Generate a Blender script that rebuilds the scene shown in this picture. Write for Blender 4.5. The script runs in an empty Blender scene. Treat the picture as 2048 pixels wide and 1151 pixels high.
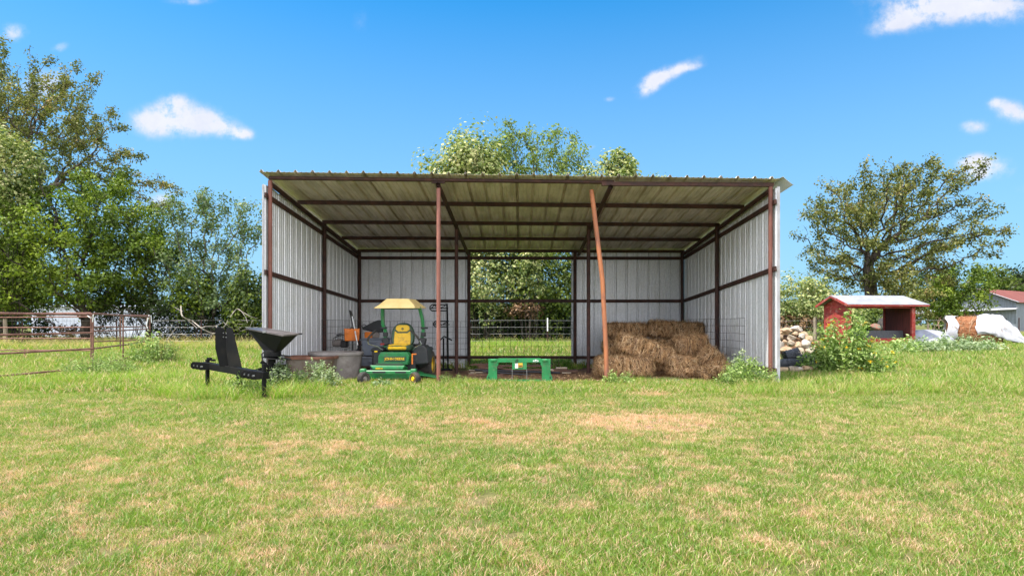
import bpy, bmesh, math, random
import numpy as np
from mathutils import Vector, Matrix, Euler
R = math.radians
S = bpy.context.scene
C = S.collection
EYE = 1.1; F = 1226.0; CX = 1044.0; HY = 648.0
# ---------------------------------------------------------------- camera
cam = bpy.data.cameras.new('camera'); co = bpy.data.objects.new('camera', cam); C.objects.link(co)
co.location = (0, 0, EYE); co.rotation_euler = (R(90), 0, 0)
cam.sensor_width = 36; cam.lens = 36*F/2048
cam.shift_x = -(CX-1024)/2048; cam.shift_y = (HY-575.5)/2048
cam.clip_start = .05; cam.clip_end = 6000
S.camera = co
# ---------------------------------------------------------------- light
SUN_EL, SUN_AZ = 66.0, 248.0           # azimuth in degrees from +Y, clockwise seen from above
sv = Vector((math.sin(R(SUN_AZ))*math.cos(R(SUN_EL)), math.cos(R(SUN_AZ))*math.cos(R(SUN_EL)), math.sin(R(SUN_EL))))
sl = bpy.data.lights.new('sun', 'SUN'); sl.energy = 4.3; sl.angle = R(.55); sl.color = (1, .955, .88)
so = bpy.data.objects.new('sun', sl); C.objects.link(so)
so.rotation_euler = sv.to_track_quat('Z', 'Y').to_euler(); so.location = (0, 0, 60)
S.view_settings.view_transform = 'Standard'; S.view_settings.look = 'None'
S.view_settings.gamma = 1; S.view_settings.use_curve_mapping = False
S.view_settings.exposure = .97
S.render.engine = 'CYCLES'
S.cycles.max_bounces = 8; S.cycles.diffuse_bounces = 6; S.cycles.glossy_bounces = 3
S.cycles.transmission_bounces = 4; S.cycles.transparent_max_bounces = 6
S.cycles.use_denoising = True

def nn(nt, typ, **kw):
    n = nt.nodes.new(typ)
    for k, v in kw.items():
        if k.startswith('i_'): n.inputs[k[2:]].default_value = v
        else: setattr(n, k, v)
    return n
def mth(nt, op, a, b=None, c=None, clamp=False):
    n = nt.nodes.new('ShaderNodeMath'); n.operation = op; n.use_clamp = clamp
    for i, v in enumerate((a, b, c)):
        if v is None: continue
        if isinstance(v, (int, float)): n.inputs[i].default_value = v
        else: nt.links.new(v, n.inputs[i])
    return n.outputs[0]
def mixc(nt, f, a, b, mode='MIX'):
    n = nt.nodes.new('ShaderNodeMix'); n.data_type = 'RGBA'; n.blend_type = mode
    for i, v in ((0, f), (6, a), (7, b)):
        if isinstance(v, (int, float)): n.inputs[i].default_value = v
        elif isinstance(v, (tuple, list)): n.inputs[i].default_value = (*v[:3], 1)
        else: nt.links.new(v, n.inputs[i])
    return n.outputs[2]

W = bpy.data.worlds.new("World"); S.world = W; W.use_nodes = True
nt = W.node_tree; nt.nodes.clear()
out = nn(nt, 'ShaderNodeOutputWorld'); bg = nn(nt, 'ShaderNodeBackground'); bg.inputs[1].default_value = .102
sky = nn(nt, 'ShaderNodeTexSky'); sky.sky_type = 'NISHITA'; sky.sun_disc = False
sky.sun_elevation = R(SUN_EL); sky.sun_rotation = R(SUN_AZ); sky.air_density = 1.15; sky.dust_density = .35; sky.ozone_density = 3.0
tc = nn(nt, 'ShaderNodeTexCoord'); sp = nn(nt, 'ShaderNodeSeparateXYZ'); nt.links.new(tc.outputs['Generated'], sp.inputs[0])
fr = nn(nt, 'ShaderNodeMapRange', interpolation_type='SMOOTHSTEP'); fr.inputs[1].default_value = -.2; fr.inputs[2].default_value = .35; nt.links.new(sp.outputs[1], fr.inputs[0])
skt = mixc(nt, 1.0, sky.outputs[0], mixc(nt, fr.outputs[0], (1.0, 1.05, 1.1), (.075, .80, 1.16)), 'MULTIPLY')
yy = mth(nt, 'MAXIMUM', sp.outputs[1], .05)
u = mth(nt, 'DIVIDE', sp.outputs[0], yy); v = mth(nt, 'DIVIDE', sp.outputs[2], yy)
cb = nn(nt, 'ShaderNodeCombineXYZ'); nt.links.new(u, cb.inputs[0]); nt.links.new(v, cb.inputs[1])
n1 = nn(nt, 'ShaderNodeTexNoise', i_Scale=22.0, i_Detail=8.0, i_Roughness=.6); nt.links.new(cb.outputs[0], n1.inputs['Vector'])
n2 = nn(nt, 'ShaderNodeTexNoise', i_Scale=60.0, i_Detail=6.0, i_Roughness=.65); nt.links.new(cb.outputs[0], n2.inputs['Vector'])
nse = mth(nt, 'ADD', mth(nt, 'MULTIPLY', mth(nt, 'SUBTRACT', n1.outputs[0], .5), 2.6), mth(nt, 'MULTIPLY', mth(nt, 'SUBTRACT', n2.outputs[0], .5), 1.6))
# clouds: (u, v, half width, half height, tilt, strength), fixed to directions of the sky
def cl(px, py, w, h, t=0, s=1): return ((px-CX)/F, (HY-py)/F, w/F, h/F, t, s)
CL = [cl(335, 240, 66, 40), cl(400, 242, 66, 34), cl(300, 243, 44, 26), cl(455, 258, 50, 20, -.25), cl(352, 206, 34, 20), cl(485, 268, 24, 12),
      cl(1335, 150, 80, 17, .45, .8), cl(1310, 160, 40, 22, .6, .6), cl(1300, 172, 34, 16, .9, .75), cl(1372, 137, 40, 9, .15, .7), cl(1218, 198, 16, 7, 0, .5),
      cl(1975, 335, 58, 27), cl(1945, 325, 36, 18), cl(1950, 350, 30, 14), cl(1948, 254, 34, 18, 0, .85),
      cl(2030, 225, 58, 26, -.2), cl(1992, 205, 20, 12, 0, .8), cl(1850, 30, 120, 36, .15, .8), cl(1900, 5, 180, 26, 0, .9), cl(1975, 20, 110, 34, -.1, .8), cl(1790, 45, 60, 20, .4, .7),
      cl(25, 65, 34, 22, 0, .9), cl(120, 95, 22, 12, .3, .6), cl(90, 170, 60, 40, 0, .8), cl(320, 400, 34, 22, .2, .9), cl(720, 40, 24, 46, 0, .25), cl(1175, 297, 22, 6, .3, .45),
      cl(2090, 370, 60, 16, .2, .6), cl(380, 2, 60, 12, 0, .5)]
tot = None
for (cu, cv, a, b, t, s) in CL:
    du = mth(nt, 'SUBTRACT', u, cu); dv = mth(nt, 'SUBTRACT', v, cv)
    ca, sa = math.cos(t), math.sin(t)
    x = mth(nt, 'ADD', mth(nt, 'MULTIPLY', du, ca/a), mth(nt, 'MULTIPLY', dv, sa/a))
    y = mth(nt, 'ADD', mth(nt, 'MULTIPLY', du, -sa/b), mth(nt, 'MULTIPLY', dv, ca/b))
    d = mth(nt, 'ADD', mth(nt, 'MULTIPLY', x, x), mth(nt, 'MULTIPLY', y, y))
    g = mth(nt, 'MULTIPLY', mth(nt, 'POWER', 2.718, mth(nt, 'MULTIPLY', d, -1.5)), s)
    tot = g if tot is None else mth(nt, 'ADD', tot, g)
m = mth(nt, 'ADD', mth(nt, 'MULTIPLY', mth(nt, 'SUBTRACT', mth(nt, 'MULTIPLY', tot, mth(nt, 'ADD', 1.0, mth(nt, 'MULTIPLY', nse, 1.05))), .10), .85), 0, clamp=True)
m = mth(nt, 'MULTIPLY', m, mth(nt, 'GREATER_THAN', sp.outputs[1], .1))
mr = nn(nt, 'ShaderNodeMapRange', interpolation_type='SMOOTHSTEP'); nt.links.new(m, mr.inputs[0])
# pale veil of air low over the horizon
hz = nn(nt, 'ShaderNodeMapRange'); hz.inputs[1].default_value = 0; hz.inputs[2].default_value = .50; hz.inputs[3].default_value = .88; hz.inputs[4].default_value = 0
nt.links.new(sp.outputs[2], hz.inputs[0])
c0 = mixc(nt, hz.outputs[0], skt, (2.55, 3.5, 4.75))
cc = mixc(nt, mth(nt, 'MULTIPLY', n1.outputs[0], 1.0), (5.6, 5.5, 5.6), (3.6, 3.8, 4.6))
c1 = mixc(nt, mth(nt, 'MULTIPLY', mr.outputs[0], .93), c0, cc)
# made-up bright cloud bank behind the camera, unseen, added to light the shelter
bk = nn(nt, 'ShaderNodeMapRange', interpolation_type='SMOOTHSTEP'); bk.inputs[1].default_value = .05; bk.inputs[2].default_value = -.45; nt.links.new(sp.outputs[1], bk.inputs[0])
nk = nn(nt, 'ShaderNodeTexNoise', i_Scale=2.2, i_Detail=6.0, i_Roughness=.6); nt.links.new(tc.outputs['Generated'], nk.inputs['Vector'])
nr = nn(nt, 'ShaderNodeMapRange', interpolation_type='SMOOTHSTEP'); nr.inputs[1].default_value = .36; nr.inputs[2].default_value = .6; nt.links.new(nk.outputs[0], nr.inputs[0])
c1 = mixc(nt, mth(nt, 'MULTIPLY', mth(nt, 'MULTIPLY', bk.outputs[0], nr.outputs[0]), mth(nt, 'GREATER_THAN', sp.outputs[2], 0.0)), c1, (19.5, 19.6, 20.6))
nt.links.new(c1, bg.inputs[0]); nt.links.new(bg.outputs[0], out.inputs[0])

# ---------------------------------------------------------------- helpers
def P(px, py, Y): return Vector(((px-CX)/F*Y, Y, EYE-(py-HY)/F*Y))
def X(px, Y): return (px-CX)/F*Y
def tag(o, label=None, cat=None, group=None, kind=None):
    if label: o['label'] = label
    if cat: o['category'] = cat
    if group: o['group'] = group
    if kind: o['kind'] = kind
    return o
def thing(name, label, cat, loc=(0, 0, 0), rz=0, group=None):
    o = bpy.data.objects.new(name, None); C.objects.link(o); o.empty_display_size = .1
    o.location = loc; o.rotation_euler = (0, 0, rz)
    return tag(o, label, cat, group)
def add_attr(me, name, arr, dom='POINT'):
    a = me.attributes.new(name, 'FLOAT', dom); a.data.foreach_set('value', np.asarray(arr, dtype=np.float32).ravel())
def np_mesh(name, V, loops, sizes, mat, parent=None, smooth=False, attrs=None):
    me = bpy.data.meshes.new(name); V = np.asarray(V, dtype=np.float32)
    me.vertices.add(len(V)); me.vertices.foreach_set('co', V.ravel())
    loops = np.asarray(loops, dtype=np.int32).ravel(); sizes = np.asarray(sizes, dtype=np.int32)
    me.loops.add(len(loops)); me.loops.foreach_set('vertex_index', loops)
    me.polygons.add(len(sizes)); st = np.concatenate([[0], np.cumsum(sizes)[:-1]]).astype(np.int32)
    me.polygons.foreach_set('loop_start', st); me.polygons.foreach_set('loop_total', sizes)
    if smooth: me.polygons.foreach_set('use_smooth', np.ones(len(sizes), dtype=bool))
    me.update(calc_edges=True)
    for k, a in (attrs or {}).items(): add_attr(me, k, a)
    if mat: me.materials.append(mat)
    o = bpy.data.objects.new(name, me)
    if parent is not False: C.objects.link(o)
    if parent: o.parent = parent
    return o
class MB:
    def __init__(s): s.v = []; s.f = []
    def add(s, vs, fs, M=None):
        b = len(s.v)
        for p in vs: s.v.append(tuple(M @ Vector(p)) if M is not None else tuple(p))
        for f in fs: s.f.append([b+i for i in f])
        return s
    def box(s, c, d, rot=(0, 0, 0), ch=0):
        M = Matrix.Translation(Vector(c)) @ Euler(rot).to_matrix().to_4x4()
        x, y, z = d[0]/2, d[1]/2, d[2]/2
        if ch <= 0:
            vs = [(-x,-y,-z),(x,-y,-z),(x,y,-z),(-x,y,-z),(-x,-y,z),(x,-y,z),(x,y,z),(-x,y,z)]
            return s.add(vs, [(3,2,1,0),(4,5,6,7),(0,1,5,4),(1,2,6,5),(2,3,7,6),(3,0,4,7)], M)
        c_ = min(ch, x*.9, y*.9, z*.9)
        rings = []
        for zz, k in ((-z, c_), (-z+c_, 0), (z-c_, 0), (z, c_)):
            X_, Y_ = x-k, y-k
            q = c_ if k == 0 else c_*.6
            rings.append([(-X_+q,-Y_,zz),(X_-q,-Y_,zz),(X_,-Y_+q,zz),(X_,Y_-q,zz),(X_-q,Y_,zz),(-X_+q,Y_,zz),(-X_,Y_-q,zz),(-X_,-Y_+q,zz)])
        vs = [p for r in rings for p in r]; fs = [tuple(range(7, -1, -1)), tuple(range(24, 32))]
        for i in range(3):
            for j in range(8): fs.append((i*8+j, i*8+(j+1)%8, (i+1)*8+(j+1)%8, (i+1)*8+j))
        return s.add(vs, fs, M)
    def tube(s, pts, r, n=8, cap=True, r2=None):
        pts = [Vector(p) for p in pts]; m_ = len(pts)
        rs = r if isinstance(r, (list, tuple)) else [r + ((r2 if r2 is not None else r)-r)*i/max(1, m_-1) for i in range(m_)]
        prev = None; vs = []
        for i, p in enumerate(pts):
            t = (pts[min(i+1, m_-1)] - pts[max(i-1, 0)])
            if t.length < 1e-9: t = Vector((0, 0, 1))
            t.normalize()
            if prev is None:
                a = Vector((0, 0, 1)) if abs(t.z) < .9 else Vector((1, 0, 0)); u_ = t.cross(a).normalized()
            else: u_ = (prev - t*prev.dot(t)); u_ = u_.normalized() if u_.length > 1e-6 else t.orthogonal().normalized()
            prev = u_; w = t.cross(u_)
            for k in range(n):
                a = 2*math.pi*k/n; vs.append(p + (u_*math.cos(a)+w*math.sin(a))*rs[i])
        fs = [(i*n+k, i*n+(k+1)%n, (i+1)*n+(k+1)%n, (i+1)*n+k) for i in range(m_-1) for k in range(n)]
        if cap: fs += [tuple(range(n-1, -1, -1)), tuple((m_-1)*n+k for k in range(n))]
        return s.add(vs, fs)
    def beam(s, a, b, w, h):      # rectangular bar a->b, w across, h upward
        a, b = Vector(a), Vector(b); t = (b-a).normalized()
        up = Vector((0, 0, 1)) if abs(t.z) < .9 else Vector((0, 1, 0))
        sd = t.cross(up).normalized()*w/2; uu = sd.cross(t).normalized()*h/2
        vs = [a-sd-uu, a+sd-uu, a+sd+uu, a-sd+uu, b-sd-uu, b+sd-uu, b+sd+uu, b-sd+uu]
        return s.add(vs, [(3,2,1,0),(4,5,6,7),(0,1,5,4),(1,2,6,5),(2,3,7,6),(3,0,4,7)])
    def lathe(s, prof, M=None, n=24):   # prof: [(r,z)...]
        vs = [(r*math.cos(2*math.pi*k/n), r*math.sin(2*math.pi*k/n), z) for r, z in prof for k in range(n)]
        fs = [(i*n+k, i*n+(k+1)%n, (i+1)*n+(k+1)%n, (i+1)*n+k) for i in range(len(prof)-1) for k in range(n)]
        return s.add(vs, fs, M)
    def prism(s, poly, t, M=None):      # poly in xz plane, thickness t along y
        n = len(poly); vs = [(x, -t/2, z) for x, z in poly] + [(x, t/2, z) for x, z in poly]
        fs = [tuple(range(n)), tuple(range(2*n-1, n-1, -1))] + [((i+1) % n, i, i+n, (i+1) % n+n) for i in range(n)]
        return s.add(vs, fs, M)
    def build(s, name, mat, parent=None, smooth=False, bevel=0):
        me = bpy.data.meshes.new(name); me.from_pydata([tuple(p) for p in s.v], [], s.f); me.update()
        if smooth:
            me.polygons.foreach_set('use_smooth', [True]*len(me.polygons)); me.set_sharp_from_angle(angle=R(38))
        if mat: me.materials.append(mat)
        o = bpy.data.objects.new(name, me); C.objects.link(o)
        if parent is not None: o.parent = parent
        if bevel:
            b = o.modifiers.new('b', 'BEVEL'); b.width = bevel; b.segments = 2; b.limit_method = 'ANGLE'
        return o
def wheelM(x, y, z, yaw=0): return Matrix.Translation((x, y, z)) @ Matrix.Rotation(yaw, 4, 'Z') @ Matrix.Rotation(R(90), 4, 'Y')

def mat(name, col, rough=.6, metal=0, col2=None, nscale=4, bump=0, bscale=40, ramp=(.4, .62), spec=.5, detail=6, stretch=None, dirt=None, coat=0):
    m = bpy.data.materials.new(name); m.use_nodes = True; nt = m.node_tree; b = nt.nodes['Principled BSDF']
    b.inputs['Roughness'].default_value = rough; b.inputs['Metallic'].default_value = metal
    b.inputs['Specular IOR Level'].default_value = spec; b.inputs['Base Color'].default_value = (*col, 1)
    if coat: b.inputs['Coat Weight'].default_value = coat
    tc = nn(nt, 'ShaderNodeTexCoord'); vec = tc.outputs['Object']
    if stretch:
        mp = nn(nt, 'ShaderNodeMapping'); mp.inputs['Scale'].default_value = stretch; nt.links.new(vec, mp.inputs[0]); vec = mp.outputs[0]
    c = None
    if col2:
        n = nn(nt, 'ShaderNodeTexNoise', i_Scale=nscale, i_Detail=detail, i_Roughness=.65); nt.links.new(vec, n.inputs['Vector'])
        r = nn(nt, 'ShaderNodeMapRange', interpolation_type='SMOOTHSTEP'); r.inputs[1].default_value = ramp[0]; r.inputs[2].default_value = ramp[1]
        nt.links.new(n.outputs[0], r.inputs[0]); c = mixc(nt, r.outputs[0], col, col2)
        rr = nn(nt, 'ShaderNodeMapRange'); rr.inputs[3].default_value = rough*.85; rr.inputs[4].default_value = min(1, rough*1.2); nt.links.new(n.outputs[0], rr.inputs[0]); nt.links.new(rr.outputs[0], b.inputs['Roughness'])
    if dirt:   # (colour, scale, amount)
        n = nn(nt, 'ShaderNodeTexNoise', i_Scale=dirt[1], i_Detail=8, i_Roughness=.72); nt.links.new(tc.outputs['Object'], n.inputs['Vector'])
        r = nn(nt, 'ShaderNodeMapRange', interpolation_type='SMOOTHSTEP'); r.inputs[1].default_value = .5; r.inputs[2].default_value = .72; r.inputs[4].default_value = dirt[2]
        nt.links.new(n.outputs[0], r.inputs[0]); c = mixc(nt, r.outputs[0], c if c is not None else col, dirt[0])
    if c is not None: nt.links.new(c, b.inputs['Base Color'])
    if bump:
        n = nn(nt, 'ShaderNodeTexNoise', i_Scale=bscale, i_Detail=5); nt.links.new(vec, n.inputs['Vector'])
        bp = nn(nt, 'ShaderNodeBump', i_Strength=bump, i_Distance=.01); nt.links.new(n.outputs[0], bp.inputs['Height']); nt.links.new(bp.outputs[0], b.inputs['Normal'])
    return m
def leaf_mat(name, cols, trans=.35, attr='var', gloss=.04, nscale=.8, namt=.5, rough=.5):
    """cols: list of (pos, colour) on the per-leaf value; a slow noise shifts it clump by clump"""
    m = bpy.data.materials.new(name); m.use_nodes = True; nt = m.node_tree; nt.nodes.clear()
    o = nn(nt, 'ShaderNodeOutputMaterial'); at = nn(nt, 'ShaderNodeAttribute', attribute_name=attr)
    geo = nn(nt, 'ShaderNodeNewGeometry')
    n = nn(nt, 'ShaderNodeTexNoise', i_Scale=nscale, i_Detail=3); nt.links.new(geo.outputs['Position'], n.inputs['Vector'])
    f = mth(nt, 'ADD', at.outputs['Fac'], mth(nt, 'MULTIPLY', mth(nt, 'SUBTRACT', n.outputs[0], .5), namt*2), clamp=True)
    cr = nn(nt, 'ShaderNodeValToRGB'); e = cr.color_ramp.elements
    while len(e) > 1: e.remove(e[-1])
    e[0].position = cols[0][0]; e[0].color = (*cols[0][1], 1)
    for p, c in cols[1:]: k = e.new(p); k.color = (*c, 1)
    nt.links.new(f, cr.inputs[0])
    d = nn(nt, 'ShaderNodeBsdfDiffuse'); t = nn(nt, 'ShaderNodeBsdfTranslucent'); g = nn(nt, 'ShaderNodeBsdfGlossy', i_Roughness=rough)
    nt.links.new(cr.outputs[0], d.inputs[0])
    tcl = mixc(nt, .6, cr.outputs[0], (.75, 1.0, .25), 'MULTIPLY'); tb = mixc(nt, 1, tcl, (1.5, 1.5, 1.3), 'MULTIPLY'); nt.links.new(tb, t.inputs[0])
    a = nn(nt, 'ShaderNodeMixShader', i_Fac=trans); nt.links.new(d.outputs[0], a.inputs[1]); nt.links.new(t.outputs[0], a.inputs[2])
    b = nn(nt, 'ShaderNodeMixShader', i_Fac=gloss*.5); nt.links.new(a.outputs[0], b.inputs[1]); nt.links.new(g.outputs[0], b.inputs[2])
    nt.links.new(b.outputs[0], o.inputs[0])
    return m

# value noise in numpy (2-D), smooth, ~0..1
_rng = np.random.default_rng(11); _T = _rng.random((256, 256))
def vn(x, y, s=1.0, oct=3, seed=0):
    x = np.asarray(x, float)*s+seed*17.3+1000; y = np.asarray(y, float)*s+seed*9.7+1000; r = 0; a = 1; n = 0
    for k in range(oct):
        xi = np.floor(x).astype(int); yi = np.floor(y).astype(int); fx = x-xi; fy = y-yi
        fx = fx*fx*(3-2*fx); fy = fy*fy*(3-2*fy)
        t = lambda i, j: _T[(xi+i) & 255, (yi+j) & 255]
        r = r + a*((t(0,0)*(1-fx)+t(1,0)*fx)*(1-fy)+(t(0,1)*(1-fx)+t(1,1)*fx)*fy); n += a; a *= .5; x = x*2.03+5; y = y*2.03+3
    return r/n
def sstep(a, b, x): t = np.clip((np.asarray(x, float)-a)/(b-a), 0, 1); return t*t*(3-2*t)
def gz(x, y):      # ground height
    x = np.asarray(x, float); y = np.asarray(y, float)
    h = (vn(x, y, .35, 3, 2)-.5)*.10*sstep(1, 5, y)
    h = h*(1-.8*((np.abs(x) < 6) & (y > 10) & (y < 19)))
    dip = -.13*sstep(12, 17, y)*(1-sstep(19, 25, y))*(1-sstep(5.5, 9, np.abs(x)))
    return h + dip
def G(x, y): return float(gz(x, y))
# ================================================================ ground
def dryness(x, y):
    x = np.asarray(x, float); y = np.asarray(y, float)
    # patches stretched sideways, seen mostly across the middle of the lawn
    n = vn(x*.75, y*1.0, 1.0, 4, 5); n2 = vn(x, y, 3.4, 4, 8); n3 = vn(x, y, 9.0, 3, 18)
    band = sstep(2.0, 4.0, y)*(1-sstep(8.0, 9.6, y))
    d = sstep(.40, .70, n*.26+n2*.34+n3*.40)*(.38+.28*band)
    px = 1044+x/y*1226
    d = d*(1-.8*sstep(8.3, 9.8, y))*(1-.35*sstep(1500, 1750, px))
    e = np.sqrt(((x-1.35)/.95)**2+((y-6.75)/.85)**2) + (n2-.5)*.9
    d = np.maximum(d, 1.0*(1-sstep(.45, 1.3, e)))
    e = np.sqrt(((x-.1)/1.1)**2+((y-5.9)/.45)**2) + (n2-.5)*1.1
    d = np.maximum(d, .45*(1-sstep(.3, 1.3, e)))
    e = np.sqrt(((x-1.95)/.45)**2+((y-9.3)/.35)**2) + (n2-.5)*.9
    d = np.maximum(d, .8*(1-sstep(.4, 1.1, e)))
    e = np.sqrt(((x+3.7)/1.6)**2+((y-6.0)/.5)**2) + (n2-.5)*1.3
    d = np.maximum(d, .35*(1-sstep(.2, 1.3, e)))
    return np.clip(d + .09 + .3*(n3-.5), 0, 1)
def axis(lo, mid0, mid1, hi, st, g=1.16):
    a = list(np.arange(mid0, mid1+1e-6, st)); s = st; p = mid1
    while p < hi: s *= g; p += s; a.append(p)
    s = st; p = mid0; b = []
    while p > lo: s *= g; p -= s; b.append(p)
    return np.array(b[::-1]+a)
gx = axis(-2500, -15, 15, 2500, .12); gy = axis(-60, 1.5, 19, 3000, .12)
GX, GY = np.meshgrid(gx, gy); GZ = gz(GX, GY)
nx, ny = len(gx), len(gy)
ii = np.arange(nx*ny).reshape(ny, nx)
quads = np.stack([ii[:-1, :-1], ii[:-1, 1:], ii[1:, 1:], ii[1:, :-1]], -1).reshape(-1, 4)
mg = bpy.data.materials.new('lawn_soil'); mg.use_nodes = True; nt = mg.node_tree; b = nt.nodes['Principled BSDF']; b.inputs['Roughness'].default_value = .95; b.inputs['Specular IOR Level'].default_value = .1
geo = nn(nt, 'ShaderNodeNewGeometry'); at = nn(nt, 'ShaderNodeAttribute', attribute_name='dry')
na = nn(nt, 'ShaderNodeTexNoise', i_Scale=14, i_Detail=8, i_Roughness=.75); nt.links.new(geo.outputs['Position'], na.inputs['Vector'])
nb = nn(nt, 'ShaderNodeTexNoise', i_Scale=.7, i_Detail=6, i_Roughness=.6); nt.links.new(geo.outputs['Position'], nb.inputs['Vector'])
rp = nn(nt, 'ShaderNodeMapRange'); rp.inputs[1].default_value = .35; rp.inputs[2].default_value = .65; nt.links.new(na.outputs[0], rp.inputs[0])
gr = mixc(nt, rp.outputs[0], (.045, .040, .018), (.14, .15, .04)); st = mixc(nt, rp.outputs[0], (.15, .09, .055), (.42, .27, .17))
gr = mixc(nt, nb.outputs[0], gr, (.14, .175, .04))
nt.links.new(mixc(nt, at.outputs['Fac'], gr, st), b.inputs['Base Color'])
bp = nn(nt, 'ShaderNodeBump', i_Strength=.9, i_Distance=.03); nt.links.new(na.outputs[0], bp.inputs['Height']); nt.links.new(bp.outputs[0], b.inputs['Normal'])
go = np_mesh('ground', np.stack([GX, GY, GZ], -1).reshape(-1, 3), quads, np.full(len(quads), 4), mg, smooth=True, attrs={'dry': dryness(GX.ravel(), np.maximum(GY.ravel(), .5))})
tag(go, kind='structure')

# dirt floor inside the shelter: irregular sheet lying just over the ground
def dirt_edge(x): return 11.35 + (vn(x, 0, .9, 3, 3)-.5)*.9 + .25*np.exp(-((x+.1)/.9)**2*0) - .35*np.exp(-((x-.2)/1.3)**2)
dx = np.linspace(-4.5, 4.4, 90); dt = np.linspace(0, 1, 60)
DX, DT = np.meshgrid(dx, dt); Y0 = dirt_edge(DX); Y1 = 16.2 + (vn(DX, 4, .8, 3, 4)-.5)*1.6 + .7*(np.abs(DX) > 1.6)
DY = Y0+(Y1-Y0)*DT
edge = np.minimum(np.minimum(DT, 1-DT)*12, 1); edx = np.minimum(np.minimum(DX+4.5, 4.4-DX)*3, 1)
DZ = gz(DX, DY) + .006 + .035*vn(DX, DY, 1.8, 4, 7)*edge*edx
ii = np.arange(90*60).reshape(60, 90); q = np.stack([ii[:-1, :-1], ii[:-1, 1:], ii[1:, 1:], ii[1:, :-1]], -1).reshape(-1, 4)
m_dirt = mat('dirt', (.09, .048, .028), .95, col2=(.27, .155, .09), nscale=5, bump=.9, bscale=30, ramp=(.35, .7), spec=.1, dirt=((.36, .22, .13), 22, .8))
tag(np_mesh('dirt_floor', np.stack([DX, DY, DZ], -1).reshape(-1, 3), q, np.full(len(q), 4), m_dirt, smooth=True), kind='structure')

# ================================================================ grass
def blade_mat(name, g0, g1, g2, s0, s1, trans=.4):
    m = bpy.data.materials.new(name); m.use_nodes = True; nt = m.node_tree; nt.nodes.clear()
    o = nn(nt, 'ShaderNodeOutputMaterial')
    bv = nn(nt, 'ShaderNodeAttribute', attribute_name='bv'); bw = nn(nt, 'ShaderNodeAttribute', attribute_name='bw')
    dr = nn(nt, 'ShaderNodeAttribute', attribute_name='dry', attribute_type='INSTANCER'); hu = nn(nt, 'ShaderNodeAttribute', attribute_name='hue', attribute_type='INSTANCER')
    k = mth(nt, 'LESS_THAN', bv.outputs['Fac'], dr.outputs['Fac'])
    h = mth(nt, 'ADD', mth(nt, 'MULTIPLY', bw.outputs['Fac'], .5), mth(nt, 'MULTIPLY', hu.outputs['Fac'], .5))
    cr = nn(nt, 'ShaderNodeValToRGB'); e = cr.color_ramp.elements; e[0].position = .15; e[0].color = (*g0, 1); e[1].position = .85; e[1].color = (*g2, 1); q = e.new(.5); q.color = (*g1, 1)
    nt.links.new(h, cr.inputs[0]); s = mixc(nt, bw.outputs['Fac'], s0, s1); c = mixc(nt, k, cr.outputs[0], s)
    d = nn(nt, 'ShaderNodeBsdfDiffuse'); t = nn(nt, 'ShaderNodeBsdfTranslucent'); nt.links.new(c, d.inputs[0])
    tb = mixc(nt, 1, c, (1.25, 1.35, .8), 'MULTIPLY'); nt.links.new(tb, t.inputs[0])
    a = nn(nt, 'ShaderNodeMixShader', i_Fac=trans); nt.links.new(d.outputs[0], a.inputs[1]); nt.links.new(t.outputs[0], a.inputs[2])
    g = nn(nt, 'ShaderNodeBsdfGlossy', i_Roughness=.45); b2 = nn(nt, 'ShaderNodeMixShader', i_Fac=.03); nt.links.new(a.outputs[0], b2.inputs[1]); nt.links.new(g.outputs[0], b2.inputs[2])
    nt.links.new(b2.outputs[0], o.inputs[0]); return m
MG = blade_mat('grass_blades', (.070, .175, .022), (.165, .27, .030), (.30, .37, .055), (.52, .30, .17), (.78, .55, .36))
MGT = blade_mat('tall_grass_blades', (.10, .23, .018), (.20, .34, .028), (.32, .44, .05), (.42, .33, .13), (.64, .50, .25), .45)
lib = bpy.data.collections.new('tufts')          # source tufts, not linked to the scene itself
def tuft(name, n, rad, h, w, lean, mat_, seed, segs=2, spread=1.0, heads=0):
    rg = np.random.default_rng(seed); V = []; L = []; Z = []; bv = []; bw = []
    for i in range(n):
        r = rad*math.sqrt(rg.random()); a = rg.random()*6.283; x0, y0 = r*math.cos(a), r*math.sin(a)
        d = rg.random()*6.283; ln = lean*(.3+rg.random()); hh = h*(.45+.75*rg.random()); ww = w*(.6+.8*rg.random())
        sa = rg.random()*6.283; sx, sy = math.cos(sa)*ww/2, math.sin(sa)*ww/2; b = len(V); v_, w_ = rg.random(), rg.random()
        for k in range(segs):
            t = k/segs; o_ = ln*hh*t**1.8; z = hh*(t-.25*ln*t*t); f = 1-.45*t
            V += [(x0+math.cos(d)*o_-sx*f, y0+math.sin(d)*o_-sy*f, z), (x0+math.cos(d)*o_+sx*f, y0+math.sin(d)*o_+sy*f, z)]
        V.append((x0+math.cos(d)*ln*hh, y0+math.sin(d)*ln*hh, hh*(1-.25*ln)))
        for k in range(segs-1): L += [b+2*k, b+2*k+1, b+2*k+3, b+2*k+2]; Z.append(4)
        k = segs-1; L += [b+2*k, b+2*k+1, b+2*k+2]; Z.append(3); bv += [v_]*(2*segs+1); bw += [w_]*(2*segs+1)
        if heads and rg.random() < heads:      # seed head: three thin fingers
            for q in range(3):
                b = len(V); a2 = rg.random()*6.283; tip = np.array(V[b-1]); e = np.array([math.cos(a2)*.05, math.sin(a2)*.05, .025])*(.7+.6*rg.random())
                pr = np.array([-math.sin(a2), math.cos(a2), 0])*.0025
                V += [tuple(tip-pr), tuple(tip+pr), tuple(tip+e)]; L += [b, b+1, b+2]; Z.append(3); bv += [0]*3; bw += [.6]*3
                V_ = None
    o = np_mesh(name, V, L, Z, mat_, parent=False, attrs={'bv': bv, 'bw': bw}); lib.objects.link(o); return o
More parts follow.
